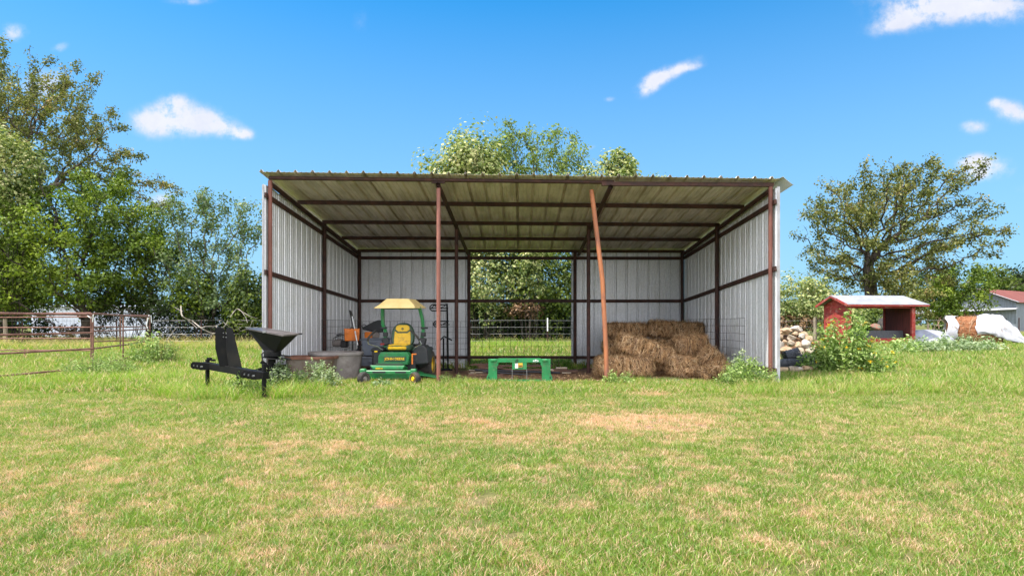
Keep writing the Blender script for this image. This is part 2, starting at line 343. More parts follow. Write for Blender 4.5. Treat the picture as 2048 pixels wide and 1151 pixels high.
def scatter(name, pts, rz, sc, idx, dry, hue, coll, label):
    me = bpy.data.meshes.new(name); n = len(pts); me.vertices.add(n); me.vertices.foreach_set('co', np.asarray(pts, np.float32).ravel()); me.update()
    add_attr(me, 'rz', rz); add_attr(me, 'sc', sc); add_attr(me, 'dry', dry); add_attr(me, 'hue', hue)
    a = me.attributes.new('idx', 'INT', 'POINT'); a.data.foreach_set('value', np.asarray(idx, np.int32))
    o = bpy.data.objects.new(name, me); C.objects.link(o); tag(o, label, 'grass', kind='stuff')
    ng = bpy.data.node_groups.new(name, 'GeometryNodeTree')
    ng.interface.new_socket('Geometry', in_out='INPUT', socket_type='NodeSocketGeometry'); ng.interface.new_socket('Geometry', in_out='OUTPUT', socket_type='NodeSocketGeometry')
    gi = ng.nodes.new('NodeGroupInput'); gg = ng.nodes.new('NodeGroupOutput'); ip = ng.nodes.new('GeometryNodeInstanceOnPoints'); ci = ng.nodes.new('GeometryNodeCollectionInfo')
    ci.inputs['Collection'].default_value = coll; ci.inputs['Separate Children'].default_value = True; ci.inputs['Reset Children'].default_value = True
    def na_(nm, ty='FLOAT'):
        q = ng.nodes.new('GeometryNodeInputNamedAttribute'); q.data_type = ty; q.inputs[0].default_value = nm; return q.outputs['Attribute']
    cx = ng.nodes.new('ShaderNodeCombineXYZ'); ng.links.new(na_('rz'), cx.inputs[2]); er = ng.nodes.new('FunctionNodeEulerToRotation'); ng.links.new(cx.outputs[0], er.inputs[0])
    ng.links.new(gi.outputs[0], ip.inputs['Points']); ng.links.new(ci.outputs[0], ip.inputs['Instance']); ip.inputs['Pick Instance'].default_value = True
    ng.links.new(na_('idx', 'INT'), ip.inputs['Instance Index']); ng.links.new(er.outputs[0], ip.inputs['Rotation']); ng.links.new(na_('sc'), ip.inputs['Scale'])
    ng.links.new(ip.outputs[0], gg.inputs[0]); md = o.modifiers.new('scatter', 'NODES'); md.node_group = ng
    return o
for i in range(4): tuft('tuft_a%d' % i, 58, .085, .052, .0048, .85, MG, 20+i)
lawn = lib
lib = bpy.data.collections.new('tall_tufts')
for i in range(3): tuft('tuft_b%d' % i, 34, .11, .30, .0075, .75, MGT, 40+i, segs=4)
for i in range(2): tuft('tuft_c%d' % i, 30, .13, .30, .0055, .55, MGT, 50+i, segs=4, heads=.4)
tall = lib
rg = np.random.default_rng(3)
def inside(x, y, m=0):      # floor of the shelter
    return (np.abs(x+.05) < 4.55-m) & (y > dirt_edge(x)+m) & (y < 17.35)
def fieldpts(y0, y1, dens):
    A = (y1-y0)*((y0+y1)*.9+4.8); n = int(A*dens); y = y0+(y1-y0)*rg.random(n); x = (rg.random(n)*2-1)*(.9*y1+2.4); k = np.abs(x) < .9*y+2.4; return x[k], y[k]
def lawnh(x, y):
    h = .85 + .5*vn(x, y, 1.3, 3, 9) + 1.1*sstep(8.6, 10.5, y)*(1-.85*((np.abs(x) < 5.2) & (y > 9.6) & (y < 11.9)))
    return h
XS, YS, SC, DR = [], [], [], []
for y0, y1, dn, s in ((1.7, 4.2, 600, .72), (4.2, 6.5, 430, .82), (6.5, 9.5, 250, 1.05), (9.5, 14, 100, 1.6), (14, 22, 40, 2.3), (22, 36, 16, 3.2)):
    x, y = fieldpts(y0, y1, dn); k = ~inside(x, y, 0.0); x, y = x[k], y[k]
    d = dryness(x, y); keep = rg.random(len(x)) < (1-.45*np.clip(d-.4, 0, 1))*np.clip(1.5-1.6*sstep(.60, .78, vn(x, y, 5.5, 3, 41)), .12, 1); x, y, d = x[keep], y[keep], d[keep]
    XS.append(x); YS.append(y); SC.append(s*lawnh(x, y)*(1-.28*d)*(.8+.45*rg.random(len(x)))); DR.append(d)
x = np.concatenate(XS); y = np.concatenate(YS); sc = np.concatenate(SC); dr = np.concatenate(DR); n = len(x)
hue = np.clip(.12+.50*vn(x, y, 1.1, 3, 12)+.45*vn(x, y, 7.0, 2, 13)+.25*(rg.random(n)-.5)+.18*sstep(8.5, 11, y)*(x < -1), 0, 1)
scatter('grass', np.stack([x, y, gz(x, y)-.004], -1), rg.random(n)*6.28, sc, rg.integers(0, 4, n), np.clip(dr*(.25+1.5*rg.random(n)**1.3)+.10*rg.random(n), 0, 1), hue, lawn, 'short mown lawn, green with straw coloured dry patches, before the shelter')
# rough unmown grass
def tallmap(x, y):
    px = 1044+x/y*1226; n = vn(x, y, 1.0, 3, 21); n2 = vn(x, y, 2.7, 2, 22)
    yb = 1348.6/y + 648          # pixel row of the spot, only used as a handy ruler for the mown edge
    t = np.zeros_like(x); s = np.full_like(x, .5)
    def reg(mask, dens, size):
        nonlocal t, s
        s = np.where(mask & (dens > t), size, s); t = np.where(mask, np.maximum(t, dens), t)
    reg((px < 560) & (y > 9.3+.8*n) & (y < 24), .20+.35*sstep(.5, .7, n), .45+.3*n2)             # left pasture
    e = np.sqrt(((x+4.2)/1.25)**2+((y-9.35)/.8)**2); reg(e+(n2-.5)*.5 < 1, np.full_like(x, 1.0), .62+.35*n2)      # round the implements
    e = np.sqrt(((x+7.2)/1.0)**2+((y-10.7)/.55)**2); reg(e < 1, np.full_like(x, .8), .85+.3*n2)
    e = np.sqrt(((x+9.5)/1.5)**2+((y-10.2)/.5)**2); reg(e < 1, np.full_like(x, .6), .9+.2*n2)
    reg((y > 10.45+.5*n) & (y < 11.55+.3*n2) & (np.abs(x) < 4.9), .16+.6*sstep(.48, .66, n2), .28+.5*n2*sstep(.48, .72, n))   # along the front of the shelter
    reg((px > 1480) & (y > 9.2+1.2*(n-.5)+.25*(x-4)*0) & (y < 13), .55+.4*n, .55+.3*n2)       # right of the shelter
    reg((px > 1480) & (y >= 13) & (y < 26), .22+.5*sstep(.45, .65, n), .6+.4*n2)
    reg((y > 22.5) & (y < 30) & (px < 1560), .9+0*n, 1.0+.5*n2)                # under the fence
    reg((y > 17.6) & (y < 23) & (np.abs(x) < 6), .5+0*n, .55+.3*n2)
    reg((y > 16.3) & (y < 17.5) & (np.abs(x) < 1.6), .7+0*n, .35+.2*n2)
    reg((px > 1750) & (y > 26) & (y < 60), .5+0*n, .7+0*n)
    return t, s
XS, YS, SC = [], [], []
for y0, y1, dn, s in ((8.4, 13, 62, 1), (13, 20, 26, 1.25), (20, 31, 17, 1.3), (31, 60, 3, 2.0)):
    x, y = fieldpts(y0, y1, dn); t, sz = tallmap(x, y); k = (rg.random(len(x)) < t) & ~((np.abs(x+.05) < 4.5) & (y > dirt_edge(x)+.25) & (y < 16.4)); x, y, sz = x[k], y[k], sz[k]
    XS.append(x); YS.append(y); SC.append(sz*s*(.7+.5*rg.random(len(x))))
x = np.concatenate(XS); y = np.concatenate(YS); sc = np.concatenate(SC); n = len(x); px = 1044+x/y*1226
dry = .12+.25*vn(x, y, .8, 3, 31); far = (y > 22.5)*(px < 620)*1.0; dry = dry+.85*far*vn(x, y, .5, 2, 33)+.12*(px > 1480)
hue = np.clip(.2+.8*vn(x, y, .9, 3, 35)+.2*(rg.random(n)-.5), 0, 1)
scatter('tall_grass', np.stack([x, y, gz(x, y)-.01], -1), rg.random(n)*6.28, sc, np.where(rg.random(n) < .12+.4*far, rg.integers(3, 5, n), rg.integers(0, 3, n)), dry, hue, tall, 'long unmown grass round the shelter and under the fences')
# ================================================================ pole shelter
m_rust = mat('rusty_steel', (.036, .014, .010), .75, .1, col2=(.072, .028, .019), nscale=7, bump=.4, bscale=60, dirt=((.025, .012, .010), 3, .8))
m_rustl = mat('red_oxide_pipe', (.21, .075, .054), .6, .1, col2=(.28, .115, .08), nscale=5, bump=.25, bscale=70, dirt=((.13, .055, .04), 6, .7), stretch=(1, 1, .35))
m_rustd = mat('dark_red_pipe', (.15, .052, .036), .65, .1, col2=(.21, .078, .055), nscale=5, bump=.25, bscale=70, dirt=((.07, .03, .022), 5, .7), stretch=(1, 1, .35))
m_tin = bpy.data.materials.new('galvalume_sheet'); m_tin.use_nodes = True; nt = m_tin.node_tree; b = nt.nodes['Principled BSDF']
tcn = nn(nt, 'ShaderNodeTexCoord'); vo = nn(nt, 'ShaderNodeTexVoronoi', i_Scale=55); nt.links.new(tcn.outputs['Object'], vo.inputs['Vector'])
nz = nn(nt, 'ShaderNodeTexNoise', i_Scale=2.2, i_Detail=7, i_Roughness=.7); nt.links.new(tcn.outputs['Object'], nz.inputs['Vector'])
sr = nn(nt, 'ShaderNodeSeparateColor'); nt.links.new(vo.outputs['Color'], sr.inputs[0])
c = mixc(nt, sr.outputs[0], (.56, .565, .585), (.70, .70, .71)); r = nn(nt, 'ShaderNodeMapRange'); r.inputs[1].default_value = .5; r.inputs[2].default_value = .75; r.inputs[4].default_value = .55
nt.links.new(nz.outputs[0], r.inputs[0]); c = mixc(nt, r.outputs[0], c, (.50, .48, .43)); mps = nn(nt, 'ShaderNodeMapping'); mps.inputs['Scale'].default_value = (5, 5, .35); nt.links.new(tcn.outputs['Object'], mps.inputs[0])
ns = nn(nt, 'ShaderNodeTexNoise', i_Scale=3.0, i_Detail=5, i_Roughness=.7); nt.links.new(mps.outputs[0], ns.inputs['Vector'])
rs = nn(nt, 'ShaderNodeMapRange', interpolation_type='SMOOTHSTEP'); rs.inputs[1].default_value = .56; rs.inputs[2].default_value = .78; rs.inputs[4].default_value = .6; nt.links.new(ns.outputs[0], rs.inputs[0])
c = mixc(nt, rs.outputs[0], c, (.30, .26, .22)); nt.links.new(c, b.inputs['Base Color'])
b.inputs['Metallic'].default_value = .2; b.inputs['Roughness'].default_value = .42
def rsheet(name, w, L, M, mat_, parent, toplen=None, ph=0, flip=1, hmaj=.042, thick=.0015):
    """ribbed steel sheet: width w along local x, length L along local y, ribs stand up in local z"""
    prof = []; x = -ph
    def pt(xx, z):
        if 0 <= xx <= w: prof.append((xx, z))
    prof.append((0, 0))
    while x < w:
        for dx_, z in ((.0, 0), (.022, hmaj), (.046, hmaj), (.068, 0), (.125, 0), (.132, .007), (.150, .007), (.157, 0), (.215, 0), (.222, .007), (.240, .007), (.247, 0)): pt(x+dx_, z)
        x += .3048
    prof.append((w, 0)); pr = [prof[0]]
    for p in prof[1:]:
        if p[0] > pr[-1][0]+1e-4: pr.append(p)
    vs = []; fs = []; n = len(pr); ny_ = 6
    for j in range(ny_+1):
        for (xx, z) in pr:
            l = toplen(xx) if toplen else L; vs.append((xx, l*j/ny_, z*flip))
    for j in range(ny_):
        for i in range(n-1): fs.append((j*n+i, j*n+i+1, (j+1)*n+i+1, (j+1)*n+i))
    o = MB().add(vs, fs, M).build(name, mat_, parent)
    sd = o.modifiers.new('s', 'SOLIDIFY'); sd.thickness = thick; sd.offset = 0
    return o
XL, XR, YF, YB = -4.56, 4.50, 11.1, 17.2
def rz_(x, y):      # height of the underside of the sheet (purlin tops)
    return 3.80-.10*(y-YF)*.95 + (-.028*(x-XL)/(XR-XL)*4.2)*(1-(y-YF)/7.5)
m_trim = mat('dull_trim', (.36, .36, .38), .6, .1, col2=(.28, .27, .27), nscale=3)
m_roofs = mat('roof_tin', (.78, .71, .69), .45, .1, col2=(.55, .49, .46), nscale=1.6, stretch=(2.5, .5, 1), dirt=((.50, .46, .36), 3, .5))
shed = thing('shelter', 'open fronted shelter of galvanised ribbed sheets on rusty pipe posts', 'shelter', (0, 14, 0))
def rel(o): o.matrix_parent_inverse = Matrix.Translation((0, -14, 0)); return o
for q in ('x',):
    # sheets of the roof
    sl_ = (rz_(0, YB)-rz_(0, YF))/(YB-YF)
    nsh = 10; wsh = .9144
    for k in range(nsh):
        x0 = XL-.14+k*wsh; w_ = wsh+.03 if k < nsh-1 else 4.60-x0
        y0 = YF-.14+.010*math.sin(k*2.3); zt = rz_(x0+w_/2, y0); zb_ = rz_(x0+w_/2, YB+.3)
        a = math.atan2(zb_-zt, YB+.3-y0); rl = math.atan2(rz_(x0+w_, y0)-rz_(x0, y0), w_)
        M = Matrix.Translation((x0, y0, rz_(x0, y0)+.008+.003*(k % 2))) @ Matrix.Rotation(-rl, 4, 'Y') @ Matrix.Rotation(a, 4, 'X')
        rel(rsheet('roof_sheet', w_, (YB+.3-y0)/math.cos(a), M, m_roofs, shed, ph=0))
    # bent flap at the right edge
    mb = MB(); zt = rz_(4.6, YF)
    def fl(y): return rz_(4.6, y)+.012
    ys = [YF-.16, 12.5, 14, 15.5, YB+.3]
    for y_ in ys: mb.v += [(4.60, y_, fl(y_)), (4.66, y_, fl(y_)+.028), (4.69, y_, fl(y_)+.0), (4.83, y_, fl(y_)-.11+.02*(y_-YF)), (4.86, y_, fl(y_)-.105+.02*(y_-YF))]
    for j in range(4):
        for i in range(4): mb.f.append([j*5+i, j*5+i+1, (j+1)*5+i+1, (j+1)*5+i])
    o = rel(mb.build('roof_flashing', m_tin, shed)); s_ = o.modifiers.new('s', 'SOLIDIFY'); s_.thickness = .002
    # side walls: sheets stand upright, ribs outwards
    for sx, xw, gap in ((-1, XL-.062, .16), (1, XR+.075, .10)):
        for k in range(7):
            y0 = YF-.11+k*wsh; w_ = min(wsh+.0, YB+.10-y0)
            if w_ < .1: continue
            zb_ = -.12
            def tl(xx, y0=y0, sx=sx, gap=gap, zb_=zb_): yq = y0+xx; return rz_(XL if sx < 0 else XR, yq)-zb_-.015-gap*max(0, 1-(yq-YF)/(3.2 if sx < 0 else 2.0))-.02*math.sin(yq*5)**2
            M = Matrix(((0, 0, sx, xw+sx*.002*(k % 2)), (1, 0, 0, y0), (0, 1, 0, zb_), (0, 0, 0, 1)))
            rel(rsheet('wall_sheet', w_, 3, M, m_tin, shed, toplen=tl, hmaj=.036))
    # back wall either side of the opening
    for x0, x1 in ((XL-.095, X(937, YB)), (X(1143, YB), XR+.06)):
        k = 0; x = x0
        while x < x1-.05:
            w_ = min(wsh, x1-x); M = Matrix(((1, 0, 0, x), (0, 0, 1, YB+.085+.002*(k % 2)), (0, 1, 0, -.17), (0, 0, 0, 1)))
            rel(rsheet('wall_sheet', w_, 3, M, m_tin, shed, toplen=lambda xx, x=x: rz_(x+xx, YB+.08)+.17-.02-.015*math.sin((x+xx)*9)**2, hmaj=.036)); x += w_; k += 1
    # posts
    xf = [XL, X(877, YF), X(1220, YF), XR]; xb = [XL, X(938, YB), X(1150, YB), XR]
    def post(x, y, z1, r=.045, m_=m_rust, z0=-.3, n=14, tilt=0): return rel(MB().tube([(x, y, z0), (x+tilt*.5, y, (z0+z1)/2), (x+tilt, y, z1)], r, n).build('post', m_, shed, smooth=True))
    for i in (0, 3): post(xf[i], YF, rz_(xf[i], YF)-.1, .038, m_rustd)
    post(xf[1], YF, rz_(xf[1], YF)-.2, .037, m_rustl, tilt=.0)
    for i in range(4): post(xb[i], YB, rz_(xb[i], YB)-.1, .045)
    ym = 14.15
    post(XL, ym, rz_(XL, ym)-.1, .045); post(XR, ym, rz_(XR, ym)-.1, .045)
    post(X(913, ym), ym, rz_(-1.5, ym)-.1, .042); post(X(1177, ym), ym, rz_(1.5, ym)-.1, .042)
    # rafters (pipes running front to back)
    for i, x in enumerate((XL, X(877, YF), X(1220, YF), XR)):
        e = YF-.06 if i in (1, 2) else YF
        mb = MB(); mb.tube([(x, e, rz_(x, e)-.155), (x, YB, rz_(x, YB)-.155)], .043, 14, cap=False); mb.tube([(x, YB, rz_(x, YB)-.155), (x, e, rz_(x, e)-.155)], .034, 14, cap=False)
        mb.tube([(x, e+.06, rz_(x, e)-.155), (x, e+.061, rz_(x, e)-.155)], .036, 12)
        rel(mb.build('rafter', m_rust, shed, smooth=True))
    for i in (1, 2):   # cap saddles at the pipe ends
        x = xf[i]; z = rz_(x, YF)-.155; rel(MB().box((x, YF-.01, z+.052), (.24 if i == 1 else .12, .06, .02)).build('saddle_plate', m_rust, shed))
    # purlins
    for y in (YF, 12.6, 14.15, 15.7, YB):
        a = (XL-(.05 if y > YF else .02), y, rz_(XL, y)-.055); b_ = (XR+.06, y, rz_(XR, y)-.055)
        if y == YF:
            # the front beam is two lengths, the right one set a little lower
            xm = X(1228, YF); zm = rz_(xm, y)-.052
            rel(MB().tube([a, (xm, y, zm)], .036, 12).build('purlin', m_rust, shed, smooth=True))
            rel(MB().beam((X(1203, YF), y-.012, zm-.028), (XR+.05, y-.002, b_[2]-.005), .06, .07).build('purlin', m_rust, shed))
        else: rel(MB().beam(a, b_, .05, .08).build('purlin', m_rust, shed))
    # girts on side walls and back wall
    def girt(a, b_, w=.045, h=.085): rel(MB().beam(a, b_, w, h).build('girt', m_rust, shed))
    for sx, x, hm, hu, hl in ((-1, XL-.043, (2.035, 1.76), (3.42, 2.98), (.30, .17)), (1, XR+.052, (2.10, 1.76), (3.30, 2.96), (.27, .17))):
        for h in (hm, hu, hl): girt((x, YF-.11, h[0]), (x, YB, h[1]), .032)
    for z0, z1 in ((2.965, 2.955), (1.755, 1.755), (.175, .165)): girt((XL, YB+.058, z0), (XR, YB+.058, z1))
    # white corner trim
    rel(MB().box((XR+.098, YF-.12, 1.75), (.045, .012, 3.62)).build('corner_trim', m_trim, shed)); rel(MB().box((XL-.08, YF-.12, 1.8), (.03, .012, 3.6)).build('corner_trim', m_trim, shed))
m_lean = mat('orange_rust_pipe', (.36, .125, .045), .65, .1, col2=(.22, .085, .05), nscale=2.2, bump=.3, bscale=60, stretch=(1, 1, .5), dirt=((.15, .055, .035), 5, .6))
a = P(1183, 380, 11.25); b_ = P(1205, 560, 11.15); c_ = P(1212, 700, 11.05)
e_ = Vector((X(1213.5, 11.0), 11.0, -.05))
o = MB().tube([e_, c_, b_, a], .042, 14).build('leaning_pipe', m_lean, None, smooth=True); tag(o, 'loose orange rusted pipe leaning under the front beam of the shelter', 'pipe')
# ================================================================ vegetation
def bark(name, c1, c2): return mat(name, c1, .95, col2=c2, nscale=6, bump=.8, bscale=25, stretch=(1, 1, .3), spec=.1)
m_bark = bark('grey_bark', (.075, .060, .048), (.14, .12, .10)); m_bark2 = bark('dark_bark', (.035, .027, .022), (.08, .065, .05)); m_dead = bark('bleached_wood', (.30, .26, .22), (.42, .38, .33))
ML = {
 'oak': leaf_mat('oak_leaves', [(.0, (.050, .062, .018)), (.45, (.125, .140, .034)), (.8, (.23, .22, .065)), (1, (.30, .20, .09))], .25, nscale=.5, namt=.45),
 'bright': leaf_mat('bright_leaves', [(.0, (.030, .052, .009)), (.5, (.095, .145, .014)), (1, (.26, .32, .035))], .22, nscale=.45, namt=.7),
 'light': leaf_mat('light_leaves', [(.0, (.055, .085, .022)), (.5, (.15, .20, .045)), (1, (.30, .35, .09))], .35, nscale=.6, namt=.5),
 'green': leaf_mat('green_leaves', [(.0, (.022, .042, .010)), (.5, (.066, .10, .016)), (1, (.17, .21, .030))], .3, nscale=.5, namt=.6),
 'grey': leaf_mat('grey_green_leaves', [(.0, (.050, .080, .035)), (.5, (.11, .155, .06)), (1, (.24, .28, .12))], .3, nscale=.6, namt=.5),
 'vine': leaf_mat('pale_vine_leaves', [(.0, (.060, .095, .022)), (.4, (.18, .225, .065)), (.75, (.38, .39, .15)), (1, (.50, .45, .24))], .3, nscale=.7, namt=.6),
 'brown': leaf_mat('dead_leaves', [(.0, (.05, .032, .02)), (.5, (.15, .085, .045)), (1, (.32, .19, .10))], .2, nscale=.9, namt=.4),
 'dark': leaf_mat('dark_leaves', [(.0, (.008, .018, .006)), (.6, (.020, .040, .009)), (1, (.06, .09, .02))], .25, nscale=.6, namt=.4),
 'weed': leaf_mat('weed_leaves', [(.0, (.10, .17, .04)), (.5, (.25, .35, .09)), (1, (.45, .52, .22))], .35, nscale=1.5, namt=.3),
 'paleweed': leaf_mat('pale_weed_leaves', [(.0, (.13, .19, .09)), (.5, (.27, .34, .18)), (1, (.42, .47, .28))], .3, nscale=1.5, namt=.3),
 'dryweed': leaf_mat('dry_weed', [(.0, (.10, .10, .04)), (.5, (.22, .20, .08)), (1, (.38, .30, .15))], .3, nscale=1.5, namt=.4),
 'flower': leaf_mat('yellow_petals', [(.0, (.55, .33, .01)), (1, (.75, .50, .02))], .3, namt=.1),
}
def skeleton(base, ells, natt, seed, step, trunk, di=6, dk=1.8, clump=.0, kick=.25):
    """space colonisation: limbs grow towards points spread through the crown"""
    rg = np.random.default_rng(seed); W_ = np.array([e[3]*e[4]*e[5] for e in ells]); W_ = W_/W_.sum(); pts = []
    nc = max(8, int(natt/14)); cs = []
    def samp(k):
        e = ells[rg.choice(len(ells), p=W_)]; d = rg.normal(size=3); d /= np.linalg.norm(d); r = rg.random()**(1/2.4); return np.array(e[:3])+d*r*np.array(e[3:6])
    cs = np.array([samp(0) for _ in range(nc)])
    for _ in range(natt):
        pts.append(cs[rg.integers(nc)] + rg.normal(size=3)*clump if clump and rg.random() < .8 else samp(0))
    A = np.array(pts); nodes = [np.array(base, float)]; par = [-1]; top = np.array(trunk, float); d = top-nodes[0]; n_ = max(2, int(np.linalg.norm(d)/step))
    for k in range(1, n_+1):
        nodes.append(nodes[0]+d*k/n_ + (rg.normal(size=3)*step*.10*(k < n_))); par.append(len(nodes)-2)
    N = np.array(nodes); D2 = ((A[:, None, :]-N[None])**2).sum(-1); near = D2.argmin(1); best = D2.min(1); alive = np.ones(len(A), bool); di2 = (di*step)**2; dk2 = (dk*step)**2
    noise = {}
    for it in range(260):
        act = alive & (best < (di2 if it > 12 else 1e9))
        if not act.any(): break
        idx = near[act]; v_ = A[act]-N[idx]; v_ /= np.maximum(np.linalg.norm(v_, axis=1, keepdims=True), 1e-6)
        un, inv = np.unique(idx, return_inverse=True); acc = np.zeros((len(un), 3)); np.add.at(acc, inv, v_)
        acc += rg.normal(size=acc.shape)*kick*np.linalg.norm(acc, axis=1, keepdims=True); l = np.linalg.norm(acc, axis=1, keepdims=True); acc /= np.maximum(l, 1e-6)
        new = N[un]+acc*step; b0 = len(N); N = np.vstack([N, new]); par += list(un); d2 = ((A[:, None, :]-new[None])**2).sum(-1); j = d2.argmin(1); m_ = d2[np.arange(len(A)), j]
        k = m_ < best; near[k] = b0+j[k]; best[k] = m_[k]; alive &= best > dk2
        if len(N) > 9000: break
    par = np.array(par); rad = np.zeros(len(N)); ch = np.bincount(par[par >= 0], minlength=len(N)); return N, par, ch
def limbs(name, N, par, ch, r0, rtip, mat_, parent, taper=2.2, minr=0.0):
    n = len(N); w = np.where(ch == 0, 1.0, 0.0)
    for i in range(n-1, 0, -1): w[par[i]] += w[i]
    w = np.maximum(w, 1); k = math.log(r0/rtip)/math.log(max(w[0], 2)); r = rtip*w**k
    V = []; Fc = []; ns = 6
    def ring(p, t, rr):
        a = np.array([0, 0, 1.]) if abs(t[2]) < .9 else np.array([1., 0, 0]); u_ = np.cross(t, a); u_ /= np.linalg.norm(u_)+1e-9; q = np.cross(t, u_)
        return [p+(u_*math.cos(6.2832*j/ns)+q*math.sin(6.2832*j/ns))*rr for j in range(ns)]
    dirs = np.zeros_like(N)
    for i in range(1, n): t = N[i]-N[par[i]]; dirs[i] = t/(np.linalg.norm(t)+1e-9)
    dirs[0] = (0, 0, 1)
    for i in range(1, n):
        if r[i] < minr: continue
        p = par[i]; rp = min(r[p], r[i]*1.35); tp = dirs[p] if r[p] < r[i]*1.3 else dirs[i]
        b = len(V); V += ring(N[p], tp, rp) + ring(N[i]+dirs[i]*r[i]*.3, dirs[i], r[i]); Fc += [[b+j, b+(j+1) % ns, b+ns+(j+1) % ns, b+ns+j] for j in range(ns)]
    V = np.array(V).reshape(-1, 3); return np_mesh(name, V, np.array(Fc), np.full(len(Fc), 4), mat_, parent, smooth=True), r
def leafmesh(name, P_, size, mat_, parent, seed=0, up=.5, asp=.55, droop=0, var=None, fold=.25, nb=None):
    rg = np.random.default_rng(seed); n = len(P_); nrm = rg.normal(size=(n, 3))*(1 if nb is None else .55); nrm[:, 2] = (np.abs(nrm[:, 2]) if nb is None else nrm[:, 2])+up
    if nb is not None: nrm += nb*1.5
    nrm /= np.linalg.norm(nrm, axis=1, keepdims=True)
    t = rg.normal(size=(n, 3)); t[:, 2] -= droop; t -= nrm*(t*nrm).sum(1, keepdims=True); t /= np.linalg.norm(t, axis=1, keepdims=True); b = np.cross(nrm, t)
    s = (size*(.55+.9*rg.random(n)))[:, None]; mid = P_+t*s*.5
    V = np.stack([P_, mid+b*s*asp*.5+nrm*s*fold*.2, P_+t*s, mid-b*s*asp*.5+nrm*s*fold*.2], 1).reshape(-1, 3)
    v_ = rg.random(n) if var is None else np.clip(var+.35*(rg.random(n)-.5), 0, 1)
    return np_mesh(name, V, np.arange(4*n).reshape(-1, 4), np.full(n, 4), mat_, parent, attrs={'var': np.repeat(v_, 4)})
def tree(name, label, cat, base, ells, kind, natt=900, step=.4, r0=.3, rtip=.012, leafn=9, leaf=.13, spread=.28, trunk=None, seed=1, barkm=None, clump=.5, group=None, bias=0, thr=2.2, minr=0, up=.35, asp=.6, kick=.25, gap=.22, cl_=4.2):
    """base: (x,y); ells: crown lobes as (px, py, rpx, rpy, Y, depth radius) read at distance Y"""
    bx, by = base; z0 = G(bx, by)-.1; E = []
    for (px, py, rx, ry, Y, rd) in ells:
        c = P(px, py, Y); E.append((c.x-bx, c.y-by, c.z-z0, rx/F*Y, rd, ry/F*Y))
    lo = min(e[2] for e in E); tr = trunk or (0, 0, max(.6, lo*.8)); root = thing(name, label, cat, (bx, by, z0), 0, group)
    N, par, ch = skeleton((0, 0, 0), E, natt, seed, step, tr, clump=clump, kick=kick)
    o, r = limbs('trunk', N, par, ch, r0, rtip, barkm or m_bark, root, minr=minr)
    tips = np.where((r < rtip*thr) & (np.arange(len(N)) > 3))[0]; rg = np.random.default_rng(seed+5)
    cell = spread*cl_; key = np.floor(N[tips]/cell*np.array([1, 1, 1.35])+.35*np.sin(N[tips][:, [1, 2, 0]]*1.3/cell)).astype(int); _, ci = np.unique(key, axis=0, return_inverse=True); ci = ci.ravel()
    nc = ci.max()+1; ctr = np.zeros((nc, 3)); np.add.at(ctr, ci, N[tips]); ctr /= np.bincount(ci, minlength=nc)[:, None]
    wgt = np.where(rg.random(nc) < gap, .10, .55+1.1*rg.random(nc)); clv = rg.random(nc)
    cnt = rg.poisson(leafn*wgt[ci]); idx = np.repeat(tips, cnt); li = np.repeat(ci, cnt); P_ = N[idx]+rg.normal(size=(len(idx), 3))*spread*np.array([1, 1, .75])
    P_ += (N[par[idx]]-N[idx])*rg.random((len(idx), 1)); P_ = P_*.78+ctr[li]*.22
    k = P_[:, 2] > .05; P_ = P_[k]; li = li[k]; nb = P_-ctr[li]-np.array([0, 0, -.15*cell]); nb /= np.linalg.norm(nb, axis=1, keepdims=True)+.25*cell
    rel_ = (P_[:, 2]-lo)/(max(e[2]+e[5] for e in E)-lo+1e-6)
    leafmesh('crown', P_, leaf, ML[kind], root, seed+9, up=up, asp=asp, var=np.clip(rg.random(len(P_))*.5+clv[li]*.5+bias, 0, 1)*.8+.1, nb=nb)
    return root
